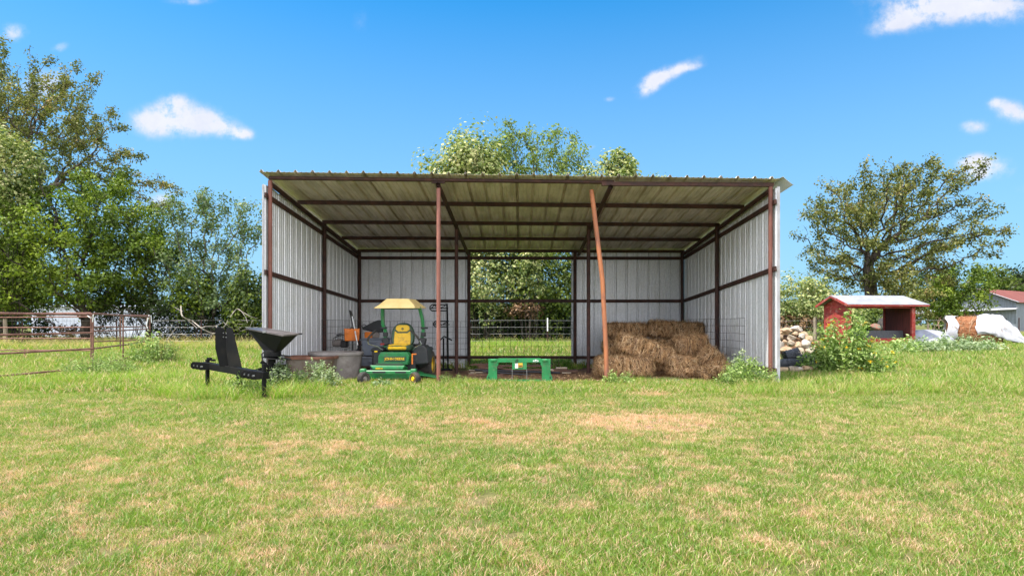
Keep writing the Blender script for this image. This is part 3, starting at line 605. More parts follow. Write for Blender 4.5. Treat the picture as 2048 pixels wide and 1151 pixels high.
def mass(name, label, cat, cpx, cpy, rx, ry, Y, rd, kind, n, leaf, seed, group=None, holes=.45, stems=9, barkm=None, droop=.6, hang=0, asp=.65, shell=.55, stemr=.02, under='dark', unders=.0):
    """leafy mass of vines or brush: leaves gathered in clumps on a lumpy shell over a tangle of stems"""
    c = P(cpx, cpy, Y); ax, az = rx/F*Y, ry/F*Y; z0 = G(c.x, Y)-.05; root = thing(name, label, cat, (c.x, Y, z0), 0, group); h = c.z-z0
    rg = np.random.default_rng(seed); nc = int(40+n/160); d = rg.normal(size=(nc, 3)); d /= np.linalg.norm(d, axis=1, keepdims=True); rr = shell+(1-shell)*rg.random((nc, 1))**.6
    cc = d*rr*np.array([ax, rd, az])*(1+.18*rg.normal(size=(nc, 1)))+np.array([0, 0, h]); cs_ = (.10+.16*rg.random(nc))*min(ax, az, rd*1.5)*1.25
    k = rg.integers(0, nc, n); g3 = rg.normal(size=(n, 3)); g3 *= (np.minimum(np.linalg.norm(g3, axis=1), 1.9)/np.linalg.norm(g3, axis=1))[:, None]; P_ = cc[k]+g3*cs_[k][:, None]
    if hang:      # trailing strands
        for _ in range(hang):
            i = rg.integers(nc); L_ = az*(.4+.6*rg.random()); m_ = int(22*L_/leaf*.16)+8; t = np.sort(rg.random(m_)); q = cc[i]+np.stack([.12*np.sin(t*5+i), -.1-.15*t, -t*L_], 1)+rg.normal(size=(m_, 3))*.05; P_ = np.vstack([P_, q])
    nb = np.zeros_like(P_); nb[:n] = (P_[:n]-cc[k])/cs_[k][:, None]*.5; nb[:, 2] += .1; kk = P_[:, 2] > .03; P_ = P_[kk]; nb = nb[kk]; nb = nb*.7+.3*(P_-np.array([0, 0, h*.8]))/np.array([ax, rd, az])
    leafmesh('crown', P_, leaf, ML[kind], root, seed+3, up=.25, droop=droop, asp=asp, nb=nb)
    mb = MB()
    for s in range(stems):
        i = rg.integers(nc); e = cc[i]*np.array([.95, .9, .95]); a = np.array([e[0]*.35+rg.normal()*.15*ax, e[1]*.4, -.1]); q = (a+e)/2+rg.normal(size=3)*np.array([.18*ax, .1, .05*az]); mb.tube([a, a*.65+q*.35+rg.normal(size=3)*.03, q, q*.4+e*.6+rg.normal(size=3)*.04, e], stemr*(.6+.8*rg.random()), 5, r2=.005)
    mb.build('trunk', barkm or m_bark2, root, smooth=True); return root
# ---- left
tree('oak_tree', 'tall open oak with twisted limbs and olive brown leaves at the left edge', 'tree', (X(10, 31), 31),
     [(40, 200, 120, 105, 31, 3.6), (130, 250, 110, 95, 30, 3.2), (200, 330, 100, 95, 30, 2.8), (255, 385, 70, 62, 30, 2.2), (275, 440, 42, 32, 29.5, 1.6), (-60, 280, 120, 160, 31, 4)], 'oak', natt=2300, step=.30, r0=.42, rtip=.013, leafn=32, leaf=.12, spread=.17, seed=4, clump=.55, trunk=(.2, 0, 5.2), barkm=m_bark, kick=.35, thr=2.0)
tree('leafy_tree', 'dense bright green tree before the tall oak on the left', 'tree', (X(172, 27), 27),
     [(190, 418, 95, 82, 27, 2.2), (110, 470, 120, 100, 27, 2.6), (235, 480, 95, 85, 27, 2.3), (60, 560, 110, 65, 27, 2.4), (180, 560, 120, 62, 27, 2.4)], 'bright', natt=2600, step=.28, r0=.22, rtip=.010, leafn=48, leaf=.13, spread=.24, seed=7, clump=.5, trunk=(0, 0, 1.7), barkm=m_bark2)
mass('vine_covered_tree', 'pale vine covered tree at the left edge under the oak limbs', 'tree', 5, 350, 70, 80, 26.4, 1.2, 'vine', 8500, .13, 12, hang=5, stems=12)
mass('vine_covered_tree', 'green brush tree filling the left edge behind the pipe panels', 'tree', 5, 560, 75, 90, 28.5, 1.6, 'green', 9000, .13, 13, stems=16)
tree('small_tree', 'mid green tree with forked bare limbs between the bright tree and the grey green one', 'tree', (X(292, 28), 28),
     [(275, 500, 55, 45, 28, 1.5), (305, 540, 60, 50, 28, 1.6), (235, 590, 70, 32, 28, 1.6), (330, 590, 50, 30, 28, 1.4)], 'green', natt=900, step=.26, r0=.13, rtip=.010, leafn=36, leaf=.12, spread=.22, seed=17, clump=.4, trunk=(.2, 0, 1.6), barkm=m_bark)
tree('small_tree', 'sparse grey green tree left of the shelter', 'tree', (X(430, 27.5), 27.5),
     [(400, 440, 62, 48, 27.5, 1.6), (465, 440, 50, 45, 27.5, 1.5), (415, 520, 80, 50, 27.5, 1.9), (450, 575, 85, 45, 27.5, 1.8), (370, 590, 55, 40, 27.5, 1.5)], 'grey', natt=1500, step=.26, r0=.14, rtip=.010, leafn=30, leaf=.115, spread=.2, seed=21, clump=.42, trunk=(-.1, 0, 1.2), barkm=m_bark)
mass('brush', 'dark green brush against the left wall of the shelter', 'bush', 500, 600, 42, 62, 27, 1.2, 'green', 5200, .12, 31, stems=10)
mass('brush', 'yellow green brush at the foot of the grey green tree', 'bush', 385, 585, 45, 40, 26.9, 1.0, 'bright', 2600, .13, 32, stems=10)
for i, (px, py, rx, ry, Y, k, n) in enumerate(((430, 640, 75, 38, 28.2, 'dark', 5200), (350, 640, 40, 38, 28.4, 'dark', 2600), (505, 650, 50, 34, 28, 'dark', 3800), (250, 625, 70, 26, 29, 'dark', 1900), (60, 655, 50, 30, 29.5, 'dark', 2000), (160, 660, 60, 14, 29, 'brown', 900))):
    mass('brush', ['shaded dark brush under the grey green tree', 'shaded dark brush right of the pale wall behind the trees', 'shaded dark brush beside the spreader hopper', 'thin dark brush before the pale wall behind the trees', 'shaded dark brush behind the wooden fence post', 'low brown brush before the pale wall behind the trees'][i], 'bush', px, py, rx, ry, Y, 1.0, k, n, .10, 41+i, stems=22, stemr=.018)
# dead curved branches hanging out of the brush at the fence
def branch(name, label, pts, r, Y, kids, seed=0):
    rg = random.Random(seed); root = MB()
    def sm(pp, k=4):
        out_ = []; n = len(pp)
        for i in range(n-1):
            p0, p1, p2, p3 = [Vector(pp[max(0, min(n-1, j))]) for j in (i-1, i, i+1, i+2)]
            for t in range(k): u_ = t/k; out_.append(.5*((2*p1)+(-p0+p2)*u_+(2*p0-5*p1+4*p2-p3)*u_*u_+(-p0+3*p1-3*p2+p3)*u_**3))
        return out_+[Vector(pp[-1])]
    for pl, rr in [(pts, r)]+kids:
        q = [P(a, b, Y+.25*math.sin(a*.13+b*.07+seed)) for a, b in pl]; q = sm(q); root.tube(q, rr, 6, r2=rr*.35)
    o = root.build(name, m_dead, None, smooth=True); return tag(o, label, 'branch')
branch('dead_branch', 'bleached dead branch curving down to the fence wires left of the spreader', [(362, 612), (365, 632), (385, 642), (402, 655), (425, 666), (440, 660), (452, 648), (455, 640)], .028, 25.6,
       [([(402, 655), (412, 652), (432, 651), (447, 644)], .018), ([(432, 651), (437, 664), (450, 668), (458, 664)], .015), ([(375, 640), (388, 650), (394, 656)], .014), ([(365, 622), (352, 616), (342, 608)], .014), ([(447, 644), (455, 650), (470, 659), (482, 655)], .014), ([(425, 666), (420, 676), (408, 690)], .012)], 1)
branch('dead_branch', 'thin dead fork standing over the fence wires beside the shelter', [(460, 634), (475, 617), (490, 632), (495, 645)], .018, 25.7, [([(475, 617), (500, 632), (515, 636)], .014), ([(455, 642), (470, 647), (486, 648)], .012), ([(505, 640), (498, 655), (480, 662)], .010)], 2)
branch('dead_branch', 'dead branch lying in the tall grass left of the black mast', [(333, 680), (345, 665), (352, 655)], .016, 25.4, [([(345, 665), (340, 658), (346, 645)], .010), ([(352, 676), (360, 668), (378, 672)], .010)], 3)
# ---- behind the shelter
tree('leafy_tree', 'airy green tree rising behind the middle of the shelter roof', 'tree', (X(1085, 31), 31),
     [(1035, 298, 50, 46, 31, 1.7), (1112, 300, 46, 42, 31, 1.6), (1075, 360, 85, 50, 31, 2), (1000, 345, 35, 45, 31, 1.4), (1070, 460, 90, 50, 31, 2)], 'light', natt=1700, step=.27, r0=.17, rtip=.010, leafn=30, leaf=.15, spread=.22, seed=52, clump=.4, bias=.05, trunk=(0, 0, 2.5), barkm=m_bark, asp=.45)
mass('vine_covered_tree', 'pale vine covered mound showing left of the green tree above the roof', 'tree', 938, 405, 72, 116, 29.5, 1.8, 'vine', 26000, .165, 61, hang=9, stems=14, shell=.8)
mass('vine_covered_tree', 'cream speckled vine mass in the left half of the back opening', 'tree', 975, 560, 62, 72, 28.2, 1.3, 'vine', 7500, .125, 62, hang=10, stems=16)
mass('vine_covered_tree', 'dark green vine thicket in the right half of the back opening', 'tree', 1085, 560, 90, 75, 28.6, 1.4, 'green', 12500, .135, 63, hang=12, stems=18)
mass('vine_covered_tree', 'pale vine trailing down in the middle of the back opening', 'tree', 1062, 530, 24, 60, 27.0, .4, 'vine', 1500, .11, 64, hang=5, stems=5)
mass('vine_covered_tree', 'small pale vine covered top right of the leaning pipe above the roof', 'tree', 1246, 385, 40, 76, 29.5, 1.2, 'vine', 9500, .16, 65, hang=3, stems=8)
mass('vine_covered_tree', 'low pale vine tops along the roof ridge between the green tree and the small top', 'tree', 1170, 402, 75, 57, 30, 1.3, 'vine', 8000, .13, 66, hang=2, stems=8)
mass('vine_covered_tree', 'tiny leafy tip peeping over the roof on the right', 'tree', 1322, 395, 34, 48, 29.5, .9, 'vine', 1500, .13, 67, stems=5)
mass('brush', 'brown dead vine tangle under the green thicket in the back opening', 'bush', 1052, 616, 34, 16, 27.3, .5, 'brown', 1100, .11, 68, stems=5, droop=1.5)
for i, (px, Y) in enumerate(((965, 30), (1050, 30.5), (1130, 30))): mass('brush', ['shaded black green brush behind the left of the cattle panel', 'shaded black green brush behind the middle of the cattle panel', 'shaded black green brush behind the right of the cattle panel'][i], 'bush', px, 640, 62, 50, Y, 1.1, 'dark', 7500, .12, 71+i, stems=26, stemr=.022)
# ---- right
mass('vine_covered_tree', 'yellow green vine covered hedge tree just right of the shelter', 'tree', 1602, 608, 62, 50, 33, 1.6, 'vine', 9500, .14, 81, hang=3, stems=14)
mass('brush', 'brown brush at the foot of the hedge tree right of the shelter', 'bush', 1590, 645, 50, 16, 32, .9, 'brown', 1500, .12, 82, stems=16)
tree('oak_tree', 'large spreading oak with open crown behind the red feed shed', 'tree', (X(1745, 54), 54),
     [(1775, 395, 125, 55, 54, 6.0), (1865, 370, 62, 36, 54, 4), (1682, 450, 78, 62, 54, 4.5), (1885, 455, 84, 64, 54, 4.5), (1660, 530, 58, 45, 54, 3.5), (1780, 500, 120, 60, 54, 5), (1918, 500, 46, 40, 54, 3.2), (1750, 560, 95, 32, 54, 4.5)], 'oak', natt=2600, step=.46, r0=.52, rtip=.024, leafn=27, leaf=.22, spread=.32, seed=94, clump=.85, trunk=(-.3, 0, 6.6), barkm=m_bark2, kick=.3, thr=2.0)
tree('small_tree', 'low olive brown tree at the right foot of the big oak', 'tree', (X(1812, 50), 50), [(1810, 570, 52, 34, 50, 2.2), (1795, 600, 60, 25, 50, 2.2)], 'oak', natt=700, step=.4, r0=.15, rtip=.016, leafn=30, leaf=.22, spread=.3, seed=95, clump=.6, barkm=m_bark)
tree('leafy_tree', 'bright green bushy tree between the red feed shed and the grey barn', 'tree', (X(1912, 62), 62), [(1910, 580, 52, 38, 62, 2.8), (1937, 566, 28, 24, 62, 2.0), (1890, 610, 40, 28, 62, 2.4), (1905, 618, 34, 24, 62, 2.2)], 'bright', natt=1300, step=.45, r0=.18, rtip=.018, leafn=36, leaf=.26, spread=.4, seed=97, clump=.7, barkm=m_bark2)
tree('leafy_tree', 'green tree rising behind the roof of the grey barn', 'tree', (X(1985, 118), 118), [(1985, 568, 38, 26, 118, 4), (2020, 575, 40, 24, 118, 4), (1960, 580, 30, 24, 118, 4)], 'green', natt=900, step=.9, r0=.3, rtip=.04, leafn=22, leaf=.6, spread=.8, seed=98, clump=1.3, barkm=m_bark2)
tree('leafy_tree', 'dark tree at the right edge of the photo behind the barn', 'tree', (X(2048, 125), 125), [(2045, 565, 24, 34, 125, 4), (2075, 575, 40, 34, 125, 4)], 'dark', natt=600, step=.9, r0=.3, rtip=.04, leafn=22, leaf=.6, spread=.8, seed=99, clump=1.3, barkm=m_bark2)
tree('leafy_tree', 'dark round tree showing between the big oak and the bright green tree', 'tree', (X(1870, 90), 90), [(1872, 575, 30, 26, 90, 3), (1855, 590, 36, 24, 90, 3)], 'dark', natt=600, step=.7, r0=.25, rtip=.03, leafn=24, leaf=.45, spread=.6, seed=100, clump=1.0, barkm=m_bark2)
mass('brush', 'green brush seen through the open middle of the red feed shed', 'bush', 1745, 640, 60, 22, 44, 1.8, 'green', 3400, .18, 101, stems=8)
mass('brush', 'pale brush behind the left end of the red feed shed', 'bush', 1690, 630, 50, 30, 42, 1.8, 'vine', 2800, .18, 102, stems=8)
# far wood closing the horizon
rg = np.random.default_rng(6); n = 26000
a = rg.random(n)*2.3-1.15; d = 205+25*rg.random(n); hh = 6.5+3.0*vn(a*40, 0*a, 1, 3, 4); z = rg.random(n)**.7*hh
o = leafmesh('far_wood', np.stack([np.sin(a)*d, np.cos(a)*d, z], -1), 1.4, ML['green'], None, 5, up=.3); tag(o, 'distant line of woods closing the horizon', 'wood', kind='stuff')
# ---- weeds
def weed(name, label, px, Y, w, h, kind, nst, seed, leaf=.07, lps=26, flowers=0, group=None, lean=.5, asp=.42, dp=.8, cat='weed', stemc='weed', rd=None, y2=None):
    x0 = X(px, Y); z0 = G(x0, Y); root = thing(name, label, cat, (x0, Y, z0), 0, group); rg = np.random.default_rng(seed); P_ = []; mb = MB(); FL = []
    rd = rd or w*.5
    for s in range(nst):
        a = rg.random()*6.283; rr = math.sqrt(rg.random()); bx, by = rr*w*.28*math.cos(a), rr*rd*.5*math.sin(a); ex, ey = rr*w*.5*math.cos(a), rr*rd*math.sin(a); hh = h*(1-.55*rr*rr)*(.6+.45*rg.random())
        pts = []
        for k in range(6):
            t = k/5; pts.append(Vector((bx+(ex-bx)*t**1.4+rg.normal()*.012, by+(ey-by)*t**1.4+rg.normal()*.012, hh*(t-.12*t*t*rr)-.02)))
        mb.tube(pts, .0045, 4, r2=.002)
        m_ = rg.poisson(lps*hh/h)+3; t = .12+.88*rg.random(m_)**.8
        for q in t:
            f = q*4.999; i = int(f); p = pts[i].lerp(pts[i+1], f-i); P_.append((p.x+rg.normal()*leaf*.55, p.y+rg.normal()*leaf*.55, max(.01, p.z+rg.normal()*leaf*.4)))
        if flowers and rg.random() < flowers: FL.append(pts[-1])
    mb.build('stems', ML[stemc], root); leafmesh('leaves', np.array(P_), leaf, ML[kind], root, seed+2, up=.5, asp=asp, droop=dp)
    for p in FL:
        fb = []; 
        for q in range(9): aa = q*.698; fb.append((p.x+.012*math.cos(aa), p.y+.012*math.sin(aa), p.z+.01))
        o = leafmesh('flower', np.array(fb)+rg.normal(size=(9, 3))*.006, .035, ML['flower'], root, int(seed+len(fb)+p.z*100), up=.8, asp=.6)
    return root
weed('flowering_weed', 'tall yellow flowered leafy weed right of the wire rolls', 1690, 12.4, 1.25, 1.66, 'weed', 62, 111, leaf=.085, lps=80, flowers=.5, rd=.45)
weed('flowering_weed', 'low spreading right part of the yellow flowered weed clump', 1748, 12.3, .95, .85, 'weed', 50, 112, leaf=.07, lps=50, flowers=.4, rd=.4)
weed('flowering_weed', 'leafy left part of the yellow flowered weed clump beside the wire rolls', 1640, 12.7, .8, 1.0, 'weed', 40, 113, leaf=.08, lps=55, flowers=.1, rd=.35)
for i, (px, Y, w, h, k, n, s) in enumerate(((1850, 20.5, 2.1, .75, 'paleweed', 60, 121), (1905, 21, 2.3, .95, 'paleweed', 80, 122), (1965, 21.5, 1.8, .8, 'paleweed', 60, 123), (1800, 20, 1.4, .85, 'weed', 34, 124))):
    weed('weed', ['pale leafy weed before the right post of the red feed shed', 'largest pale leafy weed before the plastic heap', 'pale leafy weed before the tarp covered hay bale', 'green leafy weed at the front board of the red feed shed'][i], px, Y, w, h, k, n, s, leaf=.11, lps=40, rd=.8)
weed('weed', 'pale green leafy weed beside the spreader before the tub', 556, 9.9, .6, .62, 'paleweed', 44, 131, leaf=.042, lps=48)
weed('weed', 'pale green leafy weed before the grey tub', 638, 10.5, .85, .55, 'paleweed', 75, 132, leaf=.045, lps=50)
weed('weed', 'large green weed before the right front post of the shelter', 1495, 10.95, 1.05, .62, 'weed', 70, 133, leaf=.05, lps=46)
weed('weed', 'pale weed tip against the right wall of the shelter', 1480, 11.3, .6, .72, 'paleweed', 24, 134, leaf=.05, lps=40)
weed('weed', 'green weed clump at the foot of the leaning pipe', 1238, 10.95, .62, .36, 'weed', 34, 135, leaf=.045, lps=36)
weed('weed', 'white edged leafy weed before the mower deck', 765, 10.75, .42, .16, 'paleweed', 40, 136, leaf=.05, lps=24, asp=.6)
weed('weed', 'bushy weed with dry stalks round the end of the pipe panels', 302, 15.2, 1.25, 1.1, 'weed', 60, 137, leaf=.065, lps=50)
weed('weed', 'dry straw coloured stalks beside the bushy weed at the pipe panels', 328, 15.4, 1.0, .95, 'dryweed', 70, 138, leaf=.06, lps=24, asp=.2)
weed('weed', 'low tangled weed at the foot of the pipe panel corner', 200, 12.2, 1.5, .62, 'weed', 150, 139, leaf=.045, lps=60, asp=.25)
weed('weed', 'dry topped low weed between the pipe corner and the bushy weed', 225, 12.5, 1.2, .5, 'dryweed', 70, 140, leaf=.045, lps=24, asp=.25)
weed('weed', 'small green weed left of the rust edged tub', 585, 10.7, .45, .38, 'weed', 22, 141, leaf=.05, lps=30)
weed('weed', 'leafy plant leaning into the middle window of the red feed shed', 1812, 24.4, .9, .85, 'weed', 18, 142, leaf=.12, lps=26)

weed('weed', 'small yellow green weed at the foot of the middle front post', 905, 11.0, .7, .30, 'weed', 40, 151, leaf=.035, lps=26, asp=.2)
weed('weed', 'broad leafy weed tangled in the feet of the black toolbar', 500, 9.3, 1.1, .42, 'weed', 90, 152, leaf=.045, lps=34, asp=.22)
weed('weed', 'tall thin stalked weed right of the spreader frame', 598, 10.1, .5, .48, 'weed', 30, 153, leaf=.05, lps=26, asp=.22)
weed('weed', 'low weed tangle right of the big weed at the right wall', 1455, 11.0, .6, .28, 'weed', 40, 154, leaf=.04, lps=28, asp=.3)
# ================================================================ objects
def paint(name, col, rough=.4, **k): return mat(name, col, rough, **k)
m_green = paint('green_paint', (.012, .155, .040), .38, col2=(.016, .19, .055), nscale=9, dirt=((.13, .11, .06), 8, .75))
m_green2 = paint('loader_green_paint', (.008, .17, .045), .42, col2=(.012, .21, .06), nscale=6, dirt=((.16, .14, .085), 8, .6))
m_yel = paint('yellow_vinyl', (.72, .44, .010), .5, col2=(.62, .36, .008), nscale=8, dirt=((.16, .10, .03), 7, .8))
m_yelp = paint('yellow_paint', (.75, .47, .01), .4, dirt=((.15, .09, .03), 12, .6))
m_canopy = paint('canopy_plastic', (.72, .54, .22), .45, col2=(.66, .47, .17), nscale=3, bump=.05)
m_dkgreen = paint('seat_green_vinyl', (.035, .075, .04), .55, dirt=((.08, .07, .04), 9, .4))
m_black = paint('black_paint', (.006, .006, .0065), .55, col2=(.009, .0085, .008), nscale=5, dirt=((.03, .024, .018), 5, .3), bump=.06, spec=.14)
m_rubber = paint('rubber', (.020, .019, .018), .85, col2=(.045, .038, .030), nscale=6, bump=.3, bscale=40, dirt=((.12, .09, .06), 5, .5))
m_plast = paint('black_plastic', (.018, .019, .021), .55, dirt=((.09, .075, .06), 6, .4))
m_chrome = paint('bright_steel', (.55, .55, .56), .25, metal=.9)
m_orange = paint('orange_plastic', (.72, .185, .010), .45, col2=(.62, .15, .012), nscale=6, dirt=((.18, .09, .04), 6, .4))
m_grey = paint('grey_plastic_tub', (.19, .165, .15), .6, col2=(.25, .22, .20), nscale=4, bump=.1, dirt=((.10, .075, .055), 3, .7))
m_tote = paint('blue_grey_plastic', (.11, .125, .155), .55, col2=(.14, .155, .18), nscale=5, dirt=((.10, .085, .07), 5, .4))
m_red = paint('red_plastic', (.30, .015, .012), .5, dirt=((.08, .03, .02), 6, .6))
m_redpaint = mat('weathered_red_paint', (.27, .024, .018), .8, col2=(.36, .045, .032), nscale=3, bump=.4, bscale=20, stretch=(.35, 1, 2.2), dirt=((.42, .22, .17), 5, .7))
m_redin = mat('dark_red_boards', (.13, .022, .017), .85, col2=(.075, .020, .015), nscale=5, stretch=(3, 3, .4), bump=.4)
m_wire = paint('dark_wire', (.030, .026, .024), .6, metal=.3)
m_galv = mat('galvanised_wire', (.27, .27, .26), .5, .5)
m_wood = mat('weathered_post', (.30, .24, .17), .9, col2=(.18, .14, .10), nscale=4, stretch=(3, 3, .4), bump=.7, bscale=30)
m_white = paint('white_paint', (.78, .78, .76), .5, dirt=((.35, .30, .24), 6, .6))
def join_tris(V, Fq): return V, Fq
def text_mesh(s, size, name, mat_, parent, loc, rot=(R(90), 0, 0), ext=.002, font_w=1.0, bold=0.0):
    cu = bpy.data.curves.new(name, 'FONT'); cu.body = s; cu.size = size; cu.extrude = ext; cu.align_x = 'CENTER'; cu.align_y = 'CENTER'; cu.offset = bold; cu.space_character = 1.02
    t = bpy.data.objects.new(name, cu); C.objects.link(t); bpy.context.view_layer.update(); dg = bpy.context.evaluated_depsgraph_get()
    me = bpy.data.meshes.new_from_object(t.evaluated_get(dg)); me.name = name; bpy.data.objects.remove(t); me.materials.clear(); me.materials.append(mat_)
    o = bpy.data.objects.new(name, me); C.objects.link(o); o.parent = parent; o.location = loc; o.rotation_euler = rot; o.scale = (font_w, 1, 1); return o
# ---------------------------------------------------------------- riding mower
def mower():
    x0, y0 = -2.42, 11.75; r = thing('riding_mower', 'green and yellow zero turn mower with a cream canopy parked in the shelter', 'mower', (x0, y0, G(x0, y0)), R(-2))
    T = lambda px, py, Y: tuple(P(px, py, Y)-Vector((x0, y0, G(x0, y0))))
    # rear drive wheels
    for s in (-1, 1):
        t = MB().lathe([(.13, -.13), (.20, -.145), (.265, -.14), (.285, -.11), (.29, 0), (.285, .11), (.265, .14), (.20, .145), (.13, .13)], wheelM(.44*s, .78, .285), 36)
        for k in range(30):
            a = 2*math.pi*k/30; M = wheelM(.44*s, .78, .285) @ Matrix.Rotation(a, 4, 'Z'); 
            M2 = M @ Matrix.Translation((.285, 0, .06*(1 if k % 2 else -1))); bb = MB().box((0, 0, 0), (.03, .035, .11), (.5, 0, 0)); t.add(bb.v, bb.f, M2)
        w = t.build('drive_wheel', m_rubber, r, smooth=True)
        q = MB().lathe([(.0, .10*s), (.06, .12*s), (.075, .07*s), (.14, .09*s), (.165, .142*s), (.17, .10*s)], wheelM(.44*s, .78, .285), 28).build('rim', m_yelp, w, smooth=True)
    # engine, fenders and side panels
    MB().box((0, 1.0, .56), (.50, .42, .26), ch=.04).build('engine_cover', m_plast, r, smooth=True)
    for s in (-1, 1):
        MB().box((.43*s, .60, .60), (.26, .72, .09), ch=.035).box((.42*s, .38, .44), (.24, .30, .34), ch=.05).build('fender', m_plast, r, smooth=True)
    MB().box((.17, .30, .30), (.34, .30, .22), ch=.02).box((-.17, .30, .30), (.34, .30, .22), ch=.02).build('frame', m_plast, r)
    # console body under the seat, with its nameplate
    body = MB(); body.prism([(-.31, .33), (.27, .33), (.30, .50), (.25, .57), (-.25, .57), (-.30, .50)], .24, Matrix.Translation((-.03, .09, 0))); bo = body.build('console', m_green, r, bevel=.012)
    MB().prism([(-.20, .40), (.20, .40), (.215, .49), (-.215, .49)], .014, Matrix.Translation((-.01, -.045, 0))).build('nameplate', m_dkgreen, bo, bevel=.004)
    text_mesh('JOHN DEERE', .064, 'lettering', m_yelp, bo, (-.01, -.055, .443), bold=.0018, font_w=1.02)
    MB().box((.33, -.05, .44), (.028, .02, .20)).box((.365, -.05, .535), (.09, .02, .026)).build('lift_lever', m_orange, r, bevel=.005)
    # sloping foot plate
    fp = MB().prism([(-.29, .0), (.27, .0), (.31, .075), (-.36, .075)], .30, Matrix.Translation((-.06, -.18, .235)) @ Matrix.Rotation(R(-12), 4, 'X')).build('foot_plate', m_green, r, bevel=.012)
    MB().box((-.05, -.20, .345), (.50, .22, .012), (R(-12), 0, 0)).build('foot_mat', m_dkgreen, fp)
    dc = MB()
    for k in range(5): dc.box((-.285+.024*k+(.012 if k > 3 else 0), -.340, .283), (.017, .003, .024))
    dc.build('model_decal', m_yelp, fp)
    # front frame tube, caster arms and casters
    fb = MB().box((-.03, -.42, .215), (1.0, .075, .075), ch=.012).build('front_beam', m_green, r)
    MB().box((-.20, -.459, .222), (.24, .006, .035)).build('step_strip', m_plast, fb); MB().box((.20, -.459, .222), (.20, .006, .035)).build('step_strip', m_plast, fb)
    for s in (-1, 1):
        a = MB(); cx = .47*s-.03
        a.box((cx, -.44, .235), (.11, .12, .10), ch=.015); a.beam((cx, -.47, .22), (cx+.055*(1 if s > 0 else 1), -.60, .05), .085, .035); a.beam((cx-.10*s, -.42, .19), (cx, -.46, .13), .05, .09)
        a.build('caster_arm', m_green, r, bevel=.008)
        wx = cx+.06; t = MB().lathe([(.05, -.05), (.10, -.055), (.118, -.035), (.122, 0), (.118, .035), (.10, .055), (.05, .05)], wheelM(wx, -.62, .12, R(52 if s > 0 else -35)), 28).build('caster_wheel', m_rubber, r, smooth=True)
        for q in (-1, 1): MB().lathe([(0, .058*q), (.03, .062*q), (.04, .035*q), (.075, .05*q), (.082, .056*q), (.085, .04*q)], wheelM(wx, -.62, .12, R(52 if s > 0 else -35)), 24).build('rim', m_yelp if s > 0 else m_grey, t, smooth=True)
    # mower deck with discharge chute
    d = MB(); d.prism([(-.50, .07), (.50, .07), (.50, .15), (.42, .18), (-.42, .18), (-.50, .15)], .55, Matrix.Translation((0, .02, 0))); d.v = d.v
    dk = d.build('mower_deck', m_green, r, bevel=.02)
    MB().box((.68, .05, .115), (.38, .34, .02), (0, R(9), 0)).build('discharge_chute', m_green, dk, bevel=.004)
    for s in (-.38, 0, .38): MB().lathe([(.09, .20), (.09, .235), (.03, .24), (.03, .27), (0, .27)], Matrix.Translation((s*.9, .04, -.02)), 16).build('spindle_cover', m_plast, dk, smooth=True)
    # seat
    st = MB(); 
    def loft(st_, rings):
        n = len(rings[0]); b = len(st_.v); st_.v += [tuple(p) for rg_ in rings for p in rg_]
        for i in range(len(rings)-1):
            for j in range(n): st_.f.append([b+i*n+j, b+i*n+(j+1) % n, b+(i+1)*n+(j+1) % n, b+(i+1)*n+j])
        st_.f.append([b+j for j in range(n-1, -1, -1)]); st_.f.append([b+(len(rings)-1)*n+j for j in range(n)])
    def rr(w, h, z, cx, cy, n=24, e=3.2, tilt=0):
        out_ = []
        for k in range(n):
            a = 2*math.pi*k/n; c_, s_ = math.cos(a), math.sin(a); x = abs(c_)**(2/e)*w/2*(1 if c_ > 0 else -1); y = abs(s_)**(2/e)*h/2*(1 if s_ > 0 else -1); out_.append(Vector((cx+x, cy+y, z+tilt*y)))
        return out_
    seat = thing('seat_assembly', None, None); seat.parent = r; seat.name = 'seat'
    # cushion (lying), back shell (upright)
    c_ = MB(); loft(c_, [rr(.40, .40, .575, .0, .36), rr(.49, .47, .60, 0, .34), rr(.52, .49, .645, 0, .33), rr(.50, .47, .685, 0, .33), rr(.44, .42, .70, 0, .34)]); c_.build('seat_cushion', m_dkgreen, seat, smooth=True)
    MB().box((0, .105, .645), (.36, .05, .075), ch=.03).box((0, .31, .695), (.36, .38, .03), ch=.012).build('seat_pad', m_yel, seat, smooth=True)
    def outl(k, w, z0, z1, yb):   # rounded-back outline in xz
        pts = []
        for i in range(28):
            a = 2*math.pi*i/28; cc, ss = math.cos(a), math.sin(a); e = 2.6 if ss > 0 else 4
            x = abs(cc)**(2/e)*w/2*(1 if cc > 0 else -1); z = abs(ss)**(2/e)*(z1-z0)/2*(1 if ss > 0 else -1)+(z0+z1)/2
            x *= 1-.16*max(0, (z-z0)/(z1-z0)-.55)/.45; pts.append(Vector((x*k, yb+(z-.7)*.16, (z-(z0+z1)/2)*k+(z0+z1)/2)))
        return pts
    bk = MB(); loft(bk, [outl(.8, .46, .66, 1.13, .66), outl(1, .46, .66, 1.13, .63), outl(1, .46, .66, 1.13, .56), outl(.93, .46, .66, 1.13, .53)]); bk.build('backrest', m_dkgreen, seat, smooth=True)
    def padM(z): return .53+(z-.7)*.16
    def pad(poly, name, m_, off=0, th=.03):
        vs = [Vector((x, padM(z)-.012-off, z)) for x, z in poly]+[Vector((x, padM(z)+th, z)) for x, z in poly]; n = len(poly); q = MB(); q.add(vs, [tuple(range(n)), tuple(range(2*n-1, n-1, -1))]+[((i+1) % n, i, i+n, (i+1) % n+n) for i in range(n)]); return q.build(name, m_, seat, bevel=.008)
    pad([(-.165, .69), (.165, .69), (.17, .80), (.155, .97), (.10, .925), (-.10, .925), (-.155, .97), (-.17, .80)], 'back_pad', m_yel)
